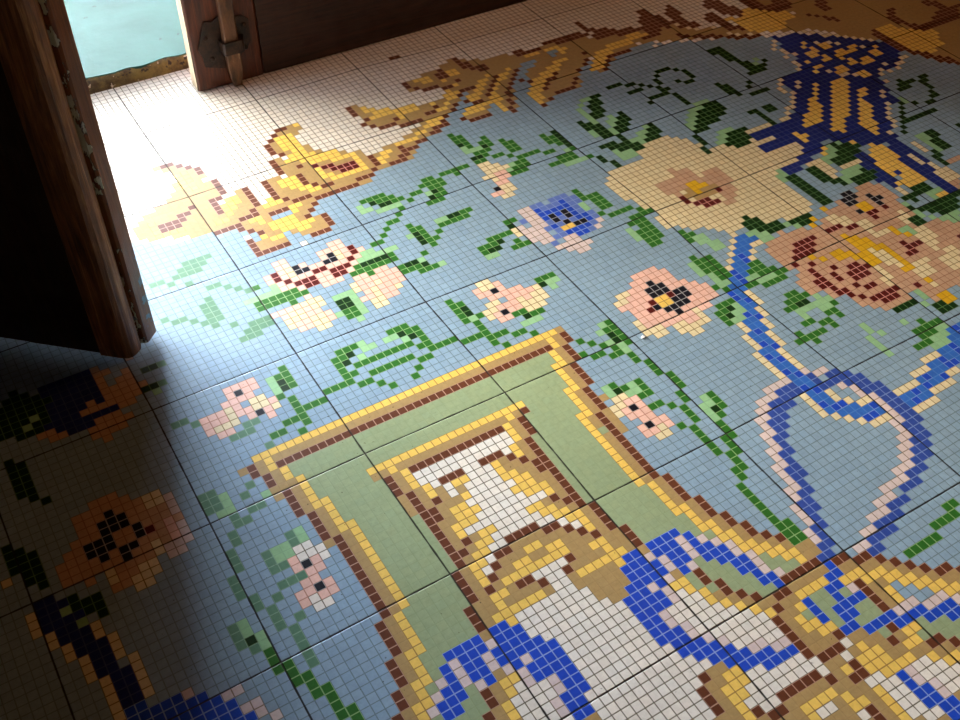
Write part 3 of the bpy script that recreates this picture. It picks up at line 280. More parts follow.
[0, 28, 10, 2, 0, 8, 8, 1, 0, 5, 5, 1, 4, 1, 3, 1, 6, 6, 5, 1, 4, 1, 3, 6, 4, 1, 1, 2, 4, 1, 3, 6, 4, 1, 5, 1, 6, 6, 3, 1, 4, 1, 5, 1, 0, 4, 8, 1, 0, 4, 13, 2, 12, 1, 0, 10, 2, 1, 10, 2, 11, 1, 13, 1, 12, 2, 11, 2, 10, 1, 11, 1, 10, 1, 11, 2, 10, 1, 2, 2, 0, 95],
[0, 38, 8, 2, 0, 4, 5, 1, 4, 1, 3, 1, 6, 2, 10, 4, 4, 1, 10, 2, 3, 1, 1, 7, 4, 5, 3, 1, 10, 2, 4, 1, 10, 4, 6, 2, 3, 1, 4, 1, 5, 1, 0, 4, 8, 1, 0, 4, 13, 1, 12, 2, 0, 11, 2, 3, 13, 1, 12, 2, 11, 1, 10, 1, 11, 2, 2, 4, 0, 97],
[0, 39, 8, 1, 0, 3, 5, 1, 4, 1, 3, 2, 6, 1, 10, 1, 13, 1, 10, 3, 13, 1, 10, 3, 1, 8, 4, 4, 10, 3, 13, 1, 10, 3, 13, 1, 10, 1, 6, 1, 3, 2, 4, 1, 5, 1, 0, 3, 8, 1, 0, 4, 13, 1, 12, 2, 0, 13, 13, 2, 12, 2, 2, 4, 0, 101],
[0, 43, 5, 1, 4, 1, 3, 1, 6, 1, 13, 1, 10, 1, 13, 1, 10, 2, 13, 1, 10, 4, 1, 8, 4, 4, 10, 4, 13, 1, 10, 2, 13, 1, 10, 1, 13, 1, 6, 1, 3, 1, 4, 1, 5, 1, 0, 3, 8, 1, 0, 3, 13, 2, 12, 1, 0, 14, 13, 1, 12, 3, 0, 105],
[0, 42, 5, 1, 4, 1, 3, 2, 13, 1, 10, 2, 13, 1, 10, 2, 13, 1, 10, 5, 1, 8, 4, 2, 10, 5, 13, 1, 10, 2, 13, 1, 10, 2, 13, 1, 3, 2, 4, 1, 5, 1, 0, 2, 8, 1, 0, 3, 13, 1, 12, 2, 0, 13, 13, 2, 12, 2, 0, 106],
[0, 42, 4, 2, 3, 1, 13, 1, 10, 3, 6, 1, 13, 1, 10, 1, 4, 1, 13, 1, 10, 1, 13, 1, 10, 3, 1, 8, 10, 3, 13, 1, 10, 1, 13, 1, 4, 1, 10, 1, 13, 1, 6, 1, 10, 3, 13, 1, 3, 1, 4, 1, 5, 1, 0, 2, 8, 1, 0, 2, 13, 1, 12, 2, 0, 13, 13, 2, 12, 3, 0, 106],
[0, 42, 4, 2, 6, 2, 10, 2, 6, 2, 5, 1, 4, 1, 3, 2, 13, 1, 10, 4, 1, 8, 10, 4, 13, 1, 3, 2, 6, 1, 5, 1, 6, 2, 10, 2, 13, 1, 3, 2, 4, 1, 5, 1, 0, 1, 8, 2, 0, 1, 13, 1, 12, 2, 0, 12, 13, 2, 12, 3, 0, 107],
[0, 42, 4, 1, 6, 7, 5, 1, 4, 1, 3, 1, 1, 1, 13, 1, 10, 4, 1, 8, 10, 4, 13, 1, 1, 1, 3, 1, 6, 1, 5, 1, 6, 3, 10, 2, 13, 1, 3, 2, 4, 1, 5, 1, 8, 2, 0, 1, 13, 1, 12, 1, 0, 11, 13, 3, 12, 3, 0, 108],
[0, 42, 4, 1, 6, 6, 5, 1, 4, 1, 3, 1, 1, 4, 13, 1, 10, 2, 1, 8, 10, 2, 13, 1, 1, 4, 3, 1, 6, 1, 5, 1, 6, 2, 10, 2, 13, 1, 6, 1, 3, 2, 4, 1, 8, 2, 13, 1, 12, 2, 0, 8, 13, 4, 12, 3, 0, 110],
[0, 41, 4, 1, 6, 8, 4, 1, 3, 1, 1, 4, 13, 1, 10, 2, 1, 8, 10, 2, 13, 1, 1, 4, 3, 1, 4, 1, 5, 1, 6, 3, 10, 1, 13, 1, 6, 2, 3, 2, 4, 2, 13, 1, 12, 1, 0, 7, 13, 3, 0, 1, 12, 3, 0, 112],
[0, 41, 4, 1, 6, 7, 4, 3, 1, 3, 13, 1, 10, 3, 1, 8, 10, 3, 13, 1, 1, 4, 3, 1, 4, 1, 5, 1, 6, 2, 10, 2, 13, 1, 6, 2, 3, 1, 4, 2, 12, 2, 0, 5, 13, 3, 12, 3, 0, 115],
[0, 41, 4, 1, 6, 7, 4, 4, 1, 2, 13, 1, 10, 2, 1, 10, 10, 2, 13, 1, 1, 5, 3, 1, 4, 1, 5, 1, 6, 2, 10, 1, 5, 5, 12, 2, 0, 4, 13, 2, 12, 4, 0, 117],
[0, 41, 6, 7, 4, 6, 1, 2, 10, 2, 1, 10, 10, 3, 13, 1, 1, 5, 3, 1, 4, 2, 5, 2, 4, 5, 10, 1, 5, 2, 0, 1, 13, 2, 12, 4, 0, 119],
[0, 40, 4, 1, 6, 6, 4, 11, 1, 11, 10, 3, 13, 1, 1, 5, 3, 1, 5, 1, 4, 2, 3, 4, 10, 2, 4, 2, 5, 2, 12, 2, 0, 9, 8, 2, 0, 111],
[0, 40, 6, 7, 4, 11, 1, 12, 10, 3, 1, 5, 5, 1, 4, 2, 3, 1, 10, 1, 6, 2, 10, 2, 3, 3, 4, 2, 5, 1, 0, 7, 8, 4, 0, 112],
[0, 40, 6, 6, 4, 13, 1, 9, 5, 1, 4, 2, 10, 3, 13, 2, 1, 2, 5, 1, 4, 1, 3, 1, 6, 1, 10, 1, 6, 2, 10, 1, 6, 1, 13, 1, 5, 1, 3, 3, 4, 1, 5, 1, 0, 1, 8, 5, 0, 116],
[0, 39, 6, 7, 4, 15, 1, 6, 5, 1, 4, 2, 3, 2, 10, 4, 13, 2, 5, 1, 4, 1, 3, 2, 10, 1, 6, 1, 10, 4, 5, 1, 4, 2, 3, 2, 4, 1, 5, 1, 0, 121],
[0, 39, 6, 6, 4, 18, 1, 4, 5, 1, 4, 1, 3, 3, 1, 2, 10, 4, 5, 1, 4, 2, 3, 2, 6, 1, 10, 2, 6, 2, 5, 1, 4, 1, 3, 1, 0, 1, 3, 2, 4, 1, 5, 1, 0, 120],
[0, 39, 6, 5, 4, 21, 1, 2, 5, 1, 4, 1, 3, 2, 1, 7, 5, 1, 4, 3, 5, 1, 10, 2, 6, 3, 5, 1, 4, 1, 3, 1, 0, 2, 3, 2, 4, 1, 5, 2, 0, 118],
[0, 39, 6, 5, 4, 25, 3, 1, 1, 9, 5, 3, 1, 1, 4, 2, 10, 4, 13, 3, 0, 2, 3, 2, 4, 2, 5, 1, 0, 117],
[0, 40, 6, 3, 4, 26, 3, 1, 5, 1, 1, 2, 5, 5, 1, 1, 4, 2, 1, 1, 4, 1, 3, 1, 4, 2, 6, 1, 5, 1, 10, 4, 13, 3, 3, 2, 4, 2, 0, 117],
[0, 42, 4, 29, 5, 2, 4, 5, 5, 1, 4, 1, 3, 1, 5, 1, 3, 3, 4, 1, 5, 1, 4, 1, 3, 2, 6, 1, 10, 4, 13, 1, 4, 4, 0, 116],
[0, 43, 4, 31, 3, 4, 4, 2, 5, 2, 3, 3, 4, 2, 3, 2, 6, 4, 10, 2, 4, 6, 0, 115],
[0, 45, 4, 29, 3, 1, 1, 2, 4, 1, 3, 1, 4, 2, 1, 2, 3, 4, 4, 2, 5, 2, 6, 3, 4, 8, 0, 114],
[0, 47, 4, 31, 3, 2, 4, 1, 3, 1, 1, 2, 10, 1, 13, 1, 1, 2, 3, 1, 4, 2, 5, 1, 6, 1, 4, 10, 0, 113],
[0, 48, 4, 30, 1, 1, 5, 1, 4, 1, 3, 1, 1, 2, 10, 1, 13, 1, 1, 3, 3, 2, 4, 13, 0, 112],
[0, 50, 4, 29, 5, 1, 4, 1, 3, 1, 1, 2, 10, 2, 13, 1, 1, 3, 4, 15, 0, 111],
[0, 52, 4, 29, 3, 1, 1, 2, 10, 2, 13, 1, 1, 2, 4, 17, 0, 110],
[0, 53, 4, 30, 1, 2, 10, 2, 4, 20, 0, 109],
[0, 55, 4, 30, 10, 2, 4, 19, 0, 110],
[0, 57, 4, 48, 0, 111],
[0, 58, 4, 46, 0, 112],
[0, 60, 4, 42, 0, 114],
[0, 62, 4, 39, 0, 115],
[0, 63, 4, 37, 0, 116],
[0, 65, 4, 33, 0, 118],
[0, 67, 4, 30, 0, 119],
[0, 68, 4, 28, 0, 120],
[0, 70, 4, 24, 0, 122],
[0, 71, 4, 22, 0, 123],
[0, 73, 4, 19, 0, 124],
[0, 75, 4, 15, 0, 126],
[0, 76, 4, 13, 0, 127],
[0, 78, 4, 10, 0, 128],
[0, 80, 4, 6, 0, 130],
[0, 81, 4, 4, 0, 131],
[0, 83, 4, 1, 0, 132],
[0, 216],
]
I_START, J_START = -72, -108
TILE_SHIFT = {(-2, -2): (0.275, -0.053), (-2, -1): (0.035, -0.032), (-2, 0): (-0.137, 0.004), (-1, -5): (-0.097, -0.069), (-1, -4): (0.031, 0.269), (-1, -3): (0.053, 0.223), (-1, -2): (-0.005, -0.064), (-1, -1): (-0.062, -0.135), (-1, 0): (0.116, -0.123), (0, -5): (0.056, -0.296), (0, -4): (-0.047, -0.228), (0, -3): (0.057, 0.033), (0, -2): (-0.198, -0.117), (0, -1): (0.038, 0.022), (0, 0): (-0.178, -0.075), (0, 1): (0.139, 0.031), (0, 2): (0.014, 0.19), (1, -5): (0.108, -0.852), (1, -3): (-0.222, -0.228), (1, -2): (-0.011, 0.111), (1, -1): (-0.002, 0.142), (1, 0): (0.0, -0.013), (1, 1): (-0.037, 0.166), (1, 2): (0.154, 0.774), (2, -3): (0.046, -0.036), (2, -2): (0.68, -0.182), (2, -1): (-0.197, -0.14), (2, 0): (0.357, -0.212), (2, 1): (0.021, 0.334), (2, 2): (0.172, 0.817), (3, -3): (0.182, -0.289), (3, -1): (0.203, -0.236), (3, 0): (-0.033, -0.01)}

COLOUR = {  # code: (square colour, colour of the thin joint line)
 'b': ((130,155,174), (104,124,130)), 'w': ((216,211,200), (104,97,80)), 'k': ((212,198,158), (128,108,72)),
 'y': ((222,186,92), (150,118,66)), 'o': ((160,134,88), (156,130,86)), 'n': ((92,52,34), (168,132,112)),
 'g': ((140,155,118), (136,151,114)), 'D': ((16,44,16), (84,116,70)), 'G': ((44,98,36), (124,160,104)),
 'm': ((136,178,132), (128,168,126)), 'B': ((30,68,176), (128,150,196)), 'C': ((50,100,180), (74,120,186)),
 's': ((48,72,146), (108,128,176)), 'l': ((200,184,180), (132,116,98)), 'p': ((216,176,160), (170,122,104)),
 'q': ((184,150,122), (146,108,86)), 'r': ((78,24,20), (196,140,132)), 'K': ((20,20,28), (150,150,150)),
 'Y': ((206,164,36), (170,130,28)), 'd': ((86,124,98), (118,150,124)), 'x': ((90,112,176), (124,144,190)),
 'N': ((28,40,108), (66,76,120)),
}
PLAIN = 'w'
ORDER = ['b', 'w', 'k', 'y', 'o', 'n', 'g', 'D', 'G', 'm', 'B', 'C', 's', 'l', 'p', 'q', 'r', 'K', 'Y', 'd', 'x', 'N']
MOSAIC = []
for runs in MOSAIC_RUNS:
    row = []
    for k in range(0, len(runs), 2): row += [ORDER[runs[k]]]*runs[k+1]
    MOSAIC.append(row)
def tile_shift(i, j):
    """each cement tile was laid by hand: its corners wander a little"""
    u, v = i/18.0, j/18.0
    a, b = math.floor(u), math.floor(v)
    fu, fv = u-a, v-b
    g = lambda A, B: TILE_SHIFT.get((A, B), (0.0, 0.0))
    r = []
    for k in (0, 1):
        r.append((g(a,b)[k]*(1-fu)+g(a+1,b)[k]*fu)*(1-fv)+(g(a,b+1)[k]*(1-fu)+g(a+1,b+1)[k]*fu)*fv)
    return r
Y_SILL = 1.163
def build_floor():
    ni, nj = len(MOSAIC[0]), len(MOSAIC)
    verts, faces, cols, grouts, uvs = [], [], [], [], []
    idx = {}
    j_top = -Y_SILL/CELL
    def vert(i, j):
        if (i, j) not in idx:
            s = tile_shift(i, j)
            jj = j + s[1]
            idx[(i, j)] = len(verts)
            top = j <= -104.5            # last row runs up to the sill
            verts.append(((i+s[0])*CELL, Y_SILL+0.004 if top else min(-jj*CELL, Y_SILL), 0.0))
        return idx[(i, j)]
    def face(i0, i1, j0, j1, code):
        q = [(i0, j1), (i1, j1), (i1, j0), (i0, j0)]
        faces.append([vert(*c) for c in q])
        c, g = COLOUR[code]
        k = random.uniform(0.955, 1.045) if code not in 'og' else random.uniform(0.985, 1.015)
        w = random.uniform(-0.02, 0.02)
        cl = srgb(*c)
        cl = (cl[0]*k*(1+w), cl[1]*k, cl[2]*k*(1-w), 1)
        for p in q:
            cols.append(cl); grouts.append(srgb(*g)); uvs.append((float(p[0]), float(-p[1])))
    for b in range(nj):
        j = J_START + b
        if j+1 <= j_top+0.5: continue
        for a in range(ni):
            face(I_START+a, I_START+a+1, j, j+1, MOSAIC[b][a])
    # plain surround of the same tiles, out to the walls of the room
    i_lo, i_hi = I_START, I_START+ni
    j_hi = J_START+nj
    j_lo = math.ceil(j_top-0.5) if True else 0
    jl = J_START
    while jl+1 <= j_top+0.5: jl += 1
    for (a0, a1, b0, b1) in ((i_lo-126, i_lo, jl, j_hi), (i_hi, i_hi+72, jl, j_hi), (i_lo-126, i_hi+72, j_hi, j_hi+144)):
        ai = a0
        while ai < a1:
            an = min(ai+18, a1); bj = b0
            while bj < b1:
                bn = min(bj+18, b1); face(ai, an, bj, bn, PLAIN); bj = bn
            ai = an
    me = bpy.data.meshes.new('floor')
    me.from_pydata(verts, [], faces)
    ca = me.color_attributes.new('square', 'FLOAT_COLOR', 'CORNER')
    cg = me.color_attributes.new('joint', 'FLOAT_COLOR', 'CORNER')
    uv = me.uv_layers.new(name='cells')
    for k in range(len(cols)):
        ca.data[k].color = cols[k]; cg.data[k].color = grouts[k]; uv.data[k].uv = uvs[k]
    o = bpy.data.objects.new('floor', me); col.objects.link(o)
    M = Mat('mosaic_cement_tile')
    uvn = M.new('ShaderNodeUVMap', uv_map='cells').outputs[0]
    sep = M.new('ShaderNodeSeparateXYZ'); M.put(sep.inputs[0], uvn)
    obj = M.coords('Object')
    wob = M.noise(obj, 90.0, 2)
    def edge_dist(x, period):
        y = M.math('DIVIDE', x, period)
        y = M.math('FRACT', y)
        y = M.math('MINIMUM', y, M.math('SUBTRACT', 1.0, y))
        return M.math('MULTIPLY', y, period)
    cell_d = M.math('MINIMUM', edge_dist(sep.outputs[0], 1.0), edge_dist(sep.outputs[1], 1.0))
    cell_d = M.math('ADD', cell_d, M.math('MULTIPLY', M.math('SUBTRACT', wob, 0.5), 0.035))
    joint = M.ramp(cell_d, 0.035, 0.075, 1.0, 0.0)
    sx, sy = edge_dist(sep.outputs[0], 18.0), edge_dist(sep.outputs[1], 18.0)
    seam_d = M.math('MINIMUM', sx, sy)
    seam_w = M.math('ADD', seam_d, M.math('MULTIPLY', M.math('SUBTRACT', M.noise(obj, 45.0, 3), 0.5), 0.16))
    seam = M.ramp(seam_w, 0.05, 0.13, 1.0, 0.0)
    c1 = M.new('ShaderNodeVertexColor', layer_name='square').outputs[0]
    c2 = M.new('ShaderNodeVertexColor', layer_name='joint').outputs[0]
    base = M.mix(joint, c1, c2)
    # worn cement mottling, specks of dirt
    mott = M.ramp(M.noise(obj, 160.0, 3, 0.7), 0.3, 0.7, 0.90, 1.07)
    big = M.ramp(M.noise(obj, 7.0, 4, 0.6), 0.3, 0.7, 0.93, 1.05)
    mm = M.math('MULTIPLY', mott, big)
    cmb = M.new('ShaderNodeCombineColor')
    for k in range(3): M.put(cmb.inputs[k], mm)
    base = M.mix(1.0, base, cmb.outputs[0], 'MULTIPLY')
    speck = M.ramp(M.noise(obj, 210.0, 2, 0.5), 0.735, 0.76)
    base = M.mix(M.math('MULTIPLY', speck, 0.75), base, srgb(50, 40, 32))
    base = M.mix(M.math('MULTIPLY', seam, 0.92), base, srgb(26, 22, 18))
    M.put(M.b.inputs['Base Color'], base)
    r = M.ramp(M.noise(obj, 14.0, 4, 0.6), 0.3, 0.7, 0.28, 0.42)
    r = M.math('ADD', r, M.math('MULTIPLY', M.noise(obj, 260.0, 2), 0.12))
    r = M.math('ADD', r, M.math('MULTIPLY', seam, 0.4))
    M.put(M.b.inputs['Roughness'], r)
    M.b.inputs['IOR'].default_value = 1.5
    M.b.inputs['Specular IOR Level'].default_value = 0.08
    h = M.math('ADD', M.math('MULTIPLY', seam, -1.0), M.math('MULTIPLY', joint, -0.10))
    h = M.math('ADD', h, M.math('MULTIPLY', M.noise(obj, 300.0, 3), 0.12))
    h = M.math('ADD', h, M.math('MULTIPLY', M.noise(obj, 12.0, 2), 0.5))
    M.bump(h, 0.55, 0.0012)
    me.materials.append(M.m)
    structure(o, 'patterned cement mosaic floor with blue ground, flowers, ribbons and a green and gold frame')
    o['category'] = 'floor'
    return o
build_floor()

# ------------------------------------------------------------------ materials
def plaster(name, c, c2=None):
    M = Mat(name); v = M.coords('Object')
    M.put(M.b.inputs['Base Color'], M.mix(M.noise(v, 6.0, 5), srgb(*c), srgb(*(c2 or [int(k*0.8) for k in c]))))
    M.b.inputs['Roughness'].default_value = 0.85
    M.bump(M.noise(v, 60.0, 4), 0.4, 0.003)
    return M.m

def wood(name, c_dark, c_mid, c_light, axis='z', rough=0.5, grain=1.0):
    M = Mat(name)
    sc_ = {'z': (14, 14, 0.9), 'x': (0.9, 14, 14)}[axis]
    v = M.coords('Object', sc_)
    g = M.noise(v, 7.0*grain, 6, 0.65, 1.2)
    f = M.noise(v, 26.0*grain, 4, 0.7)
    k = M.math('ADD', M.math('MULTIPLY', g, 0.65), M.math('MULTIPLY', f, 0.35))
    a = M.mix(M.ramp(k, 0.36, 0.56), srgb(*c_dark), srgb(*c_mid))
    a = M.mix(M.ramp(k, 0.54, 0.70), a, srgb(*c_light))
    o = M.coords('Object')
    M.put(M.b.inputs['Base Color'], a)
    M.put(M.b.inputs['Roughness'], M.ramp(M.noise(o, 30.0, 3), 0.3, 0.7, rough-0.1, rough+0.15))
    M.bump(k, 0.5, 0.0015)
    return M
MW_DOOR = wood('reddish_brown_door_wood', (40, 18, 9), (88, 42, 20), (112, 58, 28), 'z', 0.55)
MW_EDGE = wood('worn_brown_edge_wood', (64, 38, 18), (142, 94, 52), (192, 142, 88), 'z', 0.55)
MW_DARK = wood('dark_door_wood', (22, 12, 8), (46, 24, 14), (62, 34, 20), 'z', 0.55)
MW_RAIL = wood('dark_rail_wood', (26, 13, 8), (54, 27, 14), (70, 36, 20), 'x', 0.55)

def peeling(name, base, fleck, side):
    """brown paint flaking off in pale patches down one arris of the strip (local x, metres from the arris)"""
    M = wood(name, *base, 'z', 0.45)
    src = M.b.inputs['Base Color'].links[0].from_socket
    obj = M.coords('Object')
    uvn = M.new('ShaderNodeUVMap', uv_map='strip').outputs[0]
    sep = M.new('ShaderNodeSeparateXYZ'); M.put(sep.inputs[0], uvn)
    d = sep.outputs[0]
    mp = M.new('ShaderNodeMapping'); M.put(mp.inputs[0], obj); mp.inputs[3].default_value = (1, 1, 0.42)
    n = M.noise(mp.outputs[0], 85.0, 4, 0.6, 0.3)
    big = M.noise(mp.outputs[0], 16.0, 3, 0.6)
    near = M.ramp(d, 0.0, side, 0.16, -0.10)
    k = M.math('ADD', n, near)
    k = M.math('ADD', k, M.math('MULTIPLY', M.math('SUBTRACT', big, 0.5), 0.55))
    mask = M.ramp(k, 0.665, 0.69)
    rim = M.ramp(k, 0.635, 0.665)
    a = M.mix(rim, src, srgb(48, 34, 20))
    a = M.mix(mask, a, srgb(*fleck))
    # a few blue-grey patches of an older coat near the foot, on the outer arris
    sz = M.new('ShaderNodeSeparateXYZ'); M.put(sz.inputs[0], obj)
    low = M.ramp(sz.outputs[2], 0.10, 0.28, 0.10, -0.2)
    far = M.ramp(d, 0.006, 0.024, -0.10, 0.06)
    kb = M.math('ADD', M.noise(obj, 38.0, 4, 0.6), M.math('ADD', low, far))
    a = M.mix(M.ramp(kb, 0.62, 0.66), a, srgb(96, 116, 122))
    M.put(M.b.inputs['Base Color'], a)
    return M
MW_PEEL = peeling('flaking_brown_paint', ((92, 50, 22), (128, 74, 34), (150, 92, 46)), (196, 194, 168), 0.009)

def iron():
    M = Mat('old_dark_iron'); v = M.coords('Object')
    n = M.noise(v, 70.0, 5, 0.65)
    M.put(M.b.inputs['Base Color'], M.mix(M.ramp(n, 0.4, 0.65), srgb(22, 18, 16), srgb(64, 42, 28)))
    M.b.inputs['Metallic'].default_value = 0.35
    M.b.inputs['Roughness'].default_value = 0.5
    M.bump(n, 0.6, 0.001)
    return M.m
M_IRON = iron()
def brass():
    M = Mat('brown_painted_bolt_bar'); v = M.coords('Object', (1, 1, 0.3))
    n = M.noise(v, 60.0, 5, 0.65)
    a = M.mix(M.ramp(n, 0.38, 0.6), srgb(60, 38, 20), srgb(116, 78, 46))
    a = M.mix(M.ramp(n, 0.62, 0.68), a, srgb(170, 140, 104))
    M.put(M.b.inputs['Base Color'], a)
    M.b.inputs['Roughness'].default_value = 0.5
    M.bump(n, 0.5, 0.001)
    return M.m
M_BAR = brass()

# ------------------------------------------------------------------ outside: painted terrace, worn curb
def terrace():
    bm = bmesh.new()
    n = 150
    x0, x1 = -2.4, 1.09
    top, lip, low = [], [], []
    for k in range(n+1):
        x = x0 + (x1-x0)*k/n
        w = 0.0025*math.sin(k*0.9)+0.002*math.sin(k*2.3+1)+random.uniform(-0.0025, 0.0025)
        top.append(bm.verts.new((x, Y_SILL+0.012+w, 0.023)))
        lip.append(bm.verts.new((x, Y_SILL+0.010+w, 0.019+random.uniform(-0.0015, 0.0015))))
    far = [bm.verts.new((x0, Y_SILL+0.012, 0.023)), bm.verts.new((-7.0, Y_SILL+0.012, 0.023)), bm.verts.new((-7.0, 6.2, 0.023)), bm.verts.new((x1, 6.2, 0.023))]
    for k in range(n): bm.faces.new((lip[k], lip[k+1], top[k+1], top[k]))
    bm.faces.new([far[2], far[1], far[0]]+top+[far[3]])
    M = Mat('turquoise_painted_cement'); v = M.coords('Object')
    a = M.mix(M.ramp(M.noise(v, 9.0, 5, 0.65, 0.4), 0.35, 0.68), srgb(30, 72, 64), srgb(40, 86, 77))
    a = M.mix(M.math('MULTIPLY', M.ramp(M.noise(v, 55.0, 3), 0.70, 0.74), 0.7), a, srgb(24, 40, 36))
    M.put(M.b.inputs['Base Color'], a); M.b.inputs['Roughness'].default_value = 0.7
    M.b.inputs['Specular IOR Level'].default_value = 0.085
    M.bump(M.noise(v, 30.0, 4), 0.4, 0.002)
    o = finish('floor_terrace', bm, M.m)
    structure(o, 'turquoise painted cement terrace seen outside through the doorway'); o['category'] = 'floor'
    # mossy worn curb between room floor and terrace
    bm = bmesh.new()
    rows = []
    prof = ((0.0, 0.0), (0.001, 0.008), (0.004, 0.016), (0.010, 0.0215), (0.022, 0.0225))
    for k in range(n+1):
        x = x0 + (x1-x0)*k/n
        rows.append([bm.verts.new((x, Y_SILL+py+(random.uniform(-0.0012, 0.0012) if pz else -0.0008), pz+random.uniform(-0.0008, 0.0004) if pz else -0.001)) for py, pz in prof])
    for a_, b_ in zip(rows, rows[1:]):
        for q in range(len(prof)-1): bm.faces.new((a_[q], b_[q], b_[q+1], a_[q+1]))
    M = Mat('mossy_worn_cement'); v = M.coords('Object')
    a = M.mix(M.ramp(M.noise(v, 40.0, 5, 0.7), 0.35, 0.62), srgb(66, 50, 22), srgb(120, 104, 52))
    sep = M.new('ShaderNodeSeparateXYZ'); M.put(sep.inputs[0], v)
    chip = M.math('ADD', M.noise(v, 70.0, 4, 0.6), M.math('MULTIPLY', sep.outputs[2], 9.0))
    a = M.mix(M.ramp(chip, 0.72, 0.76), a, srgb(44, 34, 24))
    a = M.mix(M.ramp(M.noise(v, 90.0, 3), 0.66, 0.70), a, srgb(196, 184, 160))
    M.put(M.b.inputs['Base Color'], a); M.b.inputs['Roughness'].default_value = 0.8
    M.bump(M.noise(v, 120.0, 4), 0.8, 0.002)
    o = finish('trim_1', bm, M.m, smooth=True)
    structure(o, 'mossy worn cement sill between the mosaic floor and the turquoise terrace'); o['category'] = 'sill'
    # pale kerb at the far side of the visible strip of terrace
    bm = bmesh.new(); box(bm, -1.7, -0.13, 1.500, 1.62, 0.0, 0.0262)
    o = finish('trim_2', bm, plaster('pale_pink_cement', (196, 178, 168)))
    structure(o, 'pale pinkish kerb at the edge of the turquoise terrace'); o['category'] = 'kerb'
terrace()

def porch():
    # unseen roof slab and side walls, added to block and shape incoming sky light
    p = plaster('shaded_porch_render', (84, 88, 94))
    bm = bmesh.new(); box(bm, -6.5, 1.20, 1.22, 5.8, 2.40, 2.50)
    structure(finish('ceiling_porch', bm, p), 'unseen roof slab added to hold back sky light above the turquoise terrace')
    for nm, a, b, yb in (('wall_porch_right', 1.10, 1.20, 5.6), ('wall_porch_left', -4.6, -4.5, 3.5)):
        bm = bmesh.new(); box(bm, a, b, 1.17, yb, 0.0235, 2.399)
        structure(finish(nm, bm, p), 'unseen side wall added to cut sky light from the side')
porch()

# ------------------------------------------------------------------ room shell (keeps the room dim; daylight enters by the door)
def shell():
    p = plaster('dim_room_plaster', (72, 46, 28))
    XL, XR, YB, YW, H = -2.15, 2.3, -2.1, 1.075, 2.75
    T = 0.12
    def wall(name, label, *b):
        bm = bmesh.new()
        for q in b: box(bm, *q)
        structure(finish(name, bm, p), label)['category'] = 'wall'
    wall('wall_back', 'plaster wall around the double door', (XL, -1.071, YW, YW+T-0.04, 0.0, H), (0.93, XR, YW, YW+T-0.04, 0.0, H), (-1.071, 0.93, YW, YW+T-0.04, 2.30, H))
    wall('wall_left', 'plaster wall on the left side of the room', (XL-T, XL, YB, YW+T, 0.0, H))
    wall('wall_right', 'plaster wall on the right side of the room', (XR, XR+T, YB, YW+T, 0.0, H))
    wall('wall_front', 'plaster wall behind the camera', (XL, XR, YB-T, YB, 0.0, H))
    bm = bmesh.new(); box(bm, XL-T, XR+T, YB-T, YW+T, H, H+0.1)
    structure(finish('ceiling', bm, p), 'dim plaster ceiling')
shell()

# ------------------------------------------------------------------ door leaves
def empty(name, loc, rz=0.0):
    o = bpy.data.objects.new(name, None); col.objects.link(o)
    o.location = loc; o.rotation_euler = (0, 0, rz); o.empty_display_size = 0.1
    return o

def strip_uv(o, x_of):
    """uv.x = distance from the arris, in metres (local coordinates)"""
    uv = o.data.uv_layers.new(name='strip')
    for p in o.data.polygons:
        for li in p.loop_indices:
            co = o.data.vertices[o.data.loops[li].vertex_index].co
            uv.data[li].uv = (x_of(co), co.z)

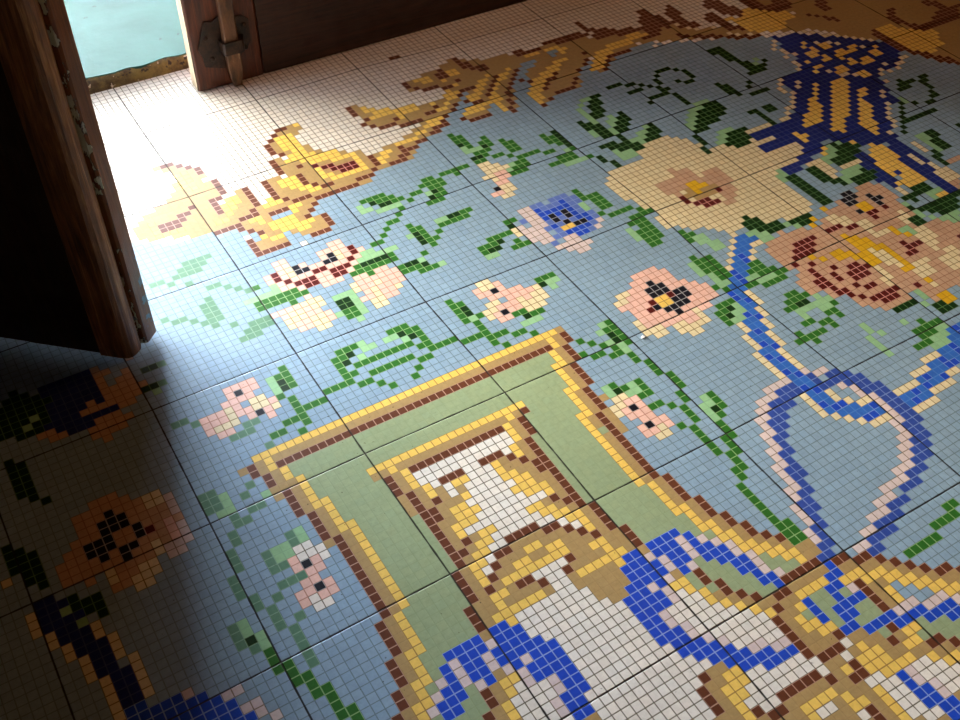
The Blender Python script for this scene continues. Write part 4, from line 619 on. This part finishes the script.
DOOR_H = 2.27
def closed_leaf():
    # local origin: bottom corner of the free edge on the room side, x to the hinge, y outwards
    root = empty('door_2', (-0.075, 1.073, 0.002))
    root['kind'] = 'structure'; root['category'] = 'door'
    root['label'] = 'closed reddish brown wooden door leaf with an iron bolt, beyond the mosaic floor'
    W, T = 0.995, 0.037
    bm = bmesh.new()
    prism(bm, [(0.002, 0), (0.118, 0), (0.123, 0.005), (0.123, T), (0.0, T), (0.0, 0.002)], 0, DOOR_H, 24, 0.0002)
    finish('stile', bm, MW_DOOR.m, root)
    bm = bmesh.new(); box(bm, W-0.12, W, 0, T, 0, DOOR_H)
    finish('stile', bm, MW_DOOR.m, root)
    for z0, z1 in ((0, 0.17), (0.98, 1.10), (DOOR_H-0.14, DOOR_H)):
        bm = bmesh.new(); box(bm, 0.1232, W-0.1202, 0.001, T-0.001, z0, z1)
        finish('rail', bm, MW_RAIL.m, root)
    for z0, z1 in ((0.17, 0.98), (1.10, DOOR_H-0.14)):
        bm = bmesh.new()
        x0, x1 = 0.1232, W-0.1202
        # raised and fielded panel
        def ring(x_in, y):
            return [bm.verts.new(c) for c in ((x0+x_in, y, z0+x_in), (x1-x_in, y, z0+x_in), (x1-x_in, y, z1-x_in), (x0+x_in, y, z1-x_in))]
        rs = [ring(0, 0.012), ring(0.022, 0.016), ring(0.060, 0.008)]
        for a, b in zip(rs, rs[1:]):
            for k in range(4): bm.faces.new((a[k], a[(k+1)%4], b[(k+1)%4], b[k]))
        bm.faces.new(rs[-1])
        back = ring(0, 0.028); bm.faces.new(back[::-1])
        for k in range(4): bm.faces.new((rs[0][k], back[k], back[(k+1)%4], rs[0][(k+1)%4]))
        finish('panel', bm, MW_DARK.m, root)
    # pale worn face of the free edge
    M = Mat('worn_pale_edge'); v = M.coords('Object', (6, 6, 1))
    M.put(M.b.inputs['Base Color'], M.mix(M.ramp(M.noise(v, 30.0, 5), 0.4, 0.6), srgb(58, 46, 28), srgb(96, 82, 56)))
    M.b.inputs['Roughness'].default_value = 0.6
    bm = bmesh.new(); prism(bm, [(-0.0016, 0.003), (-0.0002, 0.003), (-0.0002, 0.030), (-0.0016, 0.030)], 0.0, DOOR_H, 30, 0.0003)
    finish('edge_strip', bm, M.m, root)['label'] = 'pale worn edge of the door leaf'
    # iron bolt: back plate, bar, keeper and round nail heads
    zc = 0.060
    bm = bmesh.new()
    out = [(0.012, 0.052), (0.024, 0.088), (0.030, 0.104), (0.044, 0.100), (0.064, 0.112), (0.076, 0.101), (0.098, 0.098), (0.110, 0.088),
           (0.109, 0.046), (0.102, 0.036), (0.092, 0.028), (0.080, 0.012), (0.054, 0.004), (0.036, 0.010), (0.020, 0.016), (0.018, 0.036)]
    out = [(0.010+0.98*(x-0.012), 0.030+z*0.92) for x, z in out]
    f = [bm.verts.new((x, -0.004, z)) for x, z in out]; b = [bm.verts.new((x, 0.0, z)) for x, z in out]
    bm.faces.new(f)
    for k in range(len(out)): bm.faces.new((f[k], f[(k+1)%len(out)], b[(k+1)%len(out)], b[k]))
    bm.faces.new(b[::-1])
    plate = finish('bolt_plate', bm, M_IRON, root)
    for x, z in ((0.026, 0.096), (0.032, 0.056), (0.096, 0.104), (0.094, 0.062)):
        bm = bmesh.new()
        bmesh.ops.create_uvsphere(bm, u_segments=14, v_segments=8, radius=0.0042)
        bmesh.ops.scale(bm, vec=(1, 0.6, 1), verts=bm.verts)
        bmesh.ops.translate(bm, vec=(x, -0.0045, z), verts=bm.verts)
        finish('nail_head', bm, M_IRON, plate, True)
    bm = bmesh.new()
    xa, xb = 0.054, 0.078
    prof = [(xa, -0.0175), (xa+0.0015, -0.019), (xb-0.0015, -0.019), (xb, -0.0175), (xb, -0.0045), (xa, -0.0045)]
    prism(bm, prof, 0.012, 1.35, 60, 0.0003)
    for vtx in bm.verts:                                   # blunt point at the foot of the bar
        if vtx.co.z < 0.013:
            vtx.co.x = 0.067 + (vtx.co.x-0.067)*0.6; vtx.co.z = 0.001
            vtx.co.y = -0.011 + (vtx.co.y+0.011)*0.6
    finish('bolt_bar', bm, M_BAR, root)
    bm = bmesh.new()
    prism(bm, [(0.047, -0.0042), (0.048, -0.021), (0.051, -0.0245), (0.081, -0.0245), (0.086, -0.021), (0.092, -0.0042), (0.085, -0.0042), (0.0795, -0.0195), (0.0525, -0.0195), (0.0525, -0.0042)], 0.066, 0.088)
    finish('bolt_keeper', bm, M_IRON, root)
    return root
closed_leaf()

def open_leaf():
    # local x runs from the free edge to the hinge, local y outwards through the thickness
    ax = Vector((-0.741, 0.671))
    rz = math.atan2(ax.y, ax.x)
    root = empty('door_1', (-0.4005, 0.5035, 0.0))
    root.rotation_euler = (0, 0, rz)
    # mirror y so that +y points outwards (away from the camera)
    root['kind'] = 'structure'; root['category'] = 'door'
    root['label'] = 'open dark wooden door leaf at the left with a moulded edge and flaking paint'
    W = 0.90
    Z0 = 0.004
    y = lambda v: -v
    # moulded half of the free edge (room side)
    pr = [(0.000, y(0.000)), (-0.007, y(0.0015)), (-0.0125, y(0.006)), (-0.0155, y(0.013)), (-0.016, y(0.022)), (-0.0135, y(0.0285)), (0.004, y(0.0295)), (0.03, y(0.0295)), (0.03, y(0.0))]
    bm = bmesh.new(); prism(bm, pr, Z0, DOOR_H, 40, 0.00025)
    finish('edge_moulding', bm, MW_EDGE.m, root, False)
    # flat half with flaking paint along its inner arris
    pf = [(0.004, y(0.0300)), (-0.018, y(0.0315)), (-0.0215, y(0.034)), (-0.0235, y(0.0565)), (-0.020, y(0.059)), (0.03, y(0.059)), (0.03, y(0.0300))]
    bm = bmesh.new(); prism(bm, pf, Z0+0.001, DOOR_H, 60, 0.00025)
    o = finish('edge_strip', bm, MW_PEEL.m, root)
    strip_uv(o, lambda c: max(0.0, -c.y-0.0315))
    o['label'] = 'edge strip with pale flaking paint'
    # leaf body
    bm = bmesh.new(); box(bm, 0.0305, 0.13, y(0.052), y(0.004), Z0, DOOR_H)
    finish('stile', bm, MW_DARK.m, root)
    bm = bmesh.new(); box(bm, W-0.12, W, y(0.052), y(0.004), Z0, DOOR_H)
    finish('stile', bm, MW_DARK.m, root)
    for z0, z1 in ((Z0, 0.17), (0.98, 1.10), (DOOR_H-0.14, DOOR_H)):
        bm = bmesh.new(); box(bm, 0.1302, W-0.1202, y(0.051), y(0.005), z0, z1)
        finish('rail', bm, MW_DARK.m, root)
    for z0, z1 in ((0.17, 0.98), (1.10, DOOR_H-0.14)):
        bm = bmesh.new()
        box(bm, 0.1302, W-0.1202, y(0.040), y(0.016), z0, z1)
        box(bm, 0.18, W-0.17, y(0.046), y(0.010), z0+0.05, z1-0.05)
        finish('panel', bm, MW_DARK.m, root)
    return root
open_leaf()

# ------------------------------------------------------------------ a tiny chip of plaster lying on a joint
def chip():
    bm = bmesh.new()
    bmesh.ops.create_icosphere(bm, subdivisions=2, radius=0.0022)
    for v in bm.verts:
        v.co *= random.uniform(0.75, 1.2); v.co.x *= 1.5; v.co.z *= 0.5
        v.co.z = max(v.co.z, -0.0008)
    o = finish('plaster_chip', bm, plaster('white_plaster', (235, 235, 235), (215, 215, 215)))
    o.location = (0.2171, 0.1895, 0.0008)
    o['label'] = 'tiny white plaster chip on the tile joint below the pink flower with a black centre'
    o['category'] = 'chip'
chip()
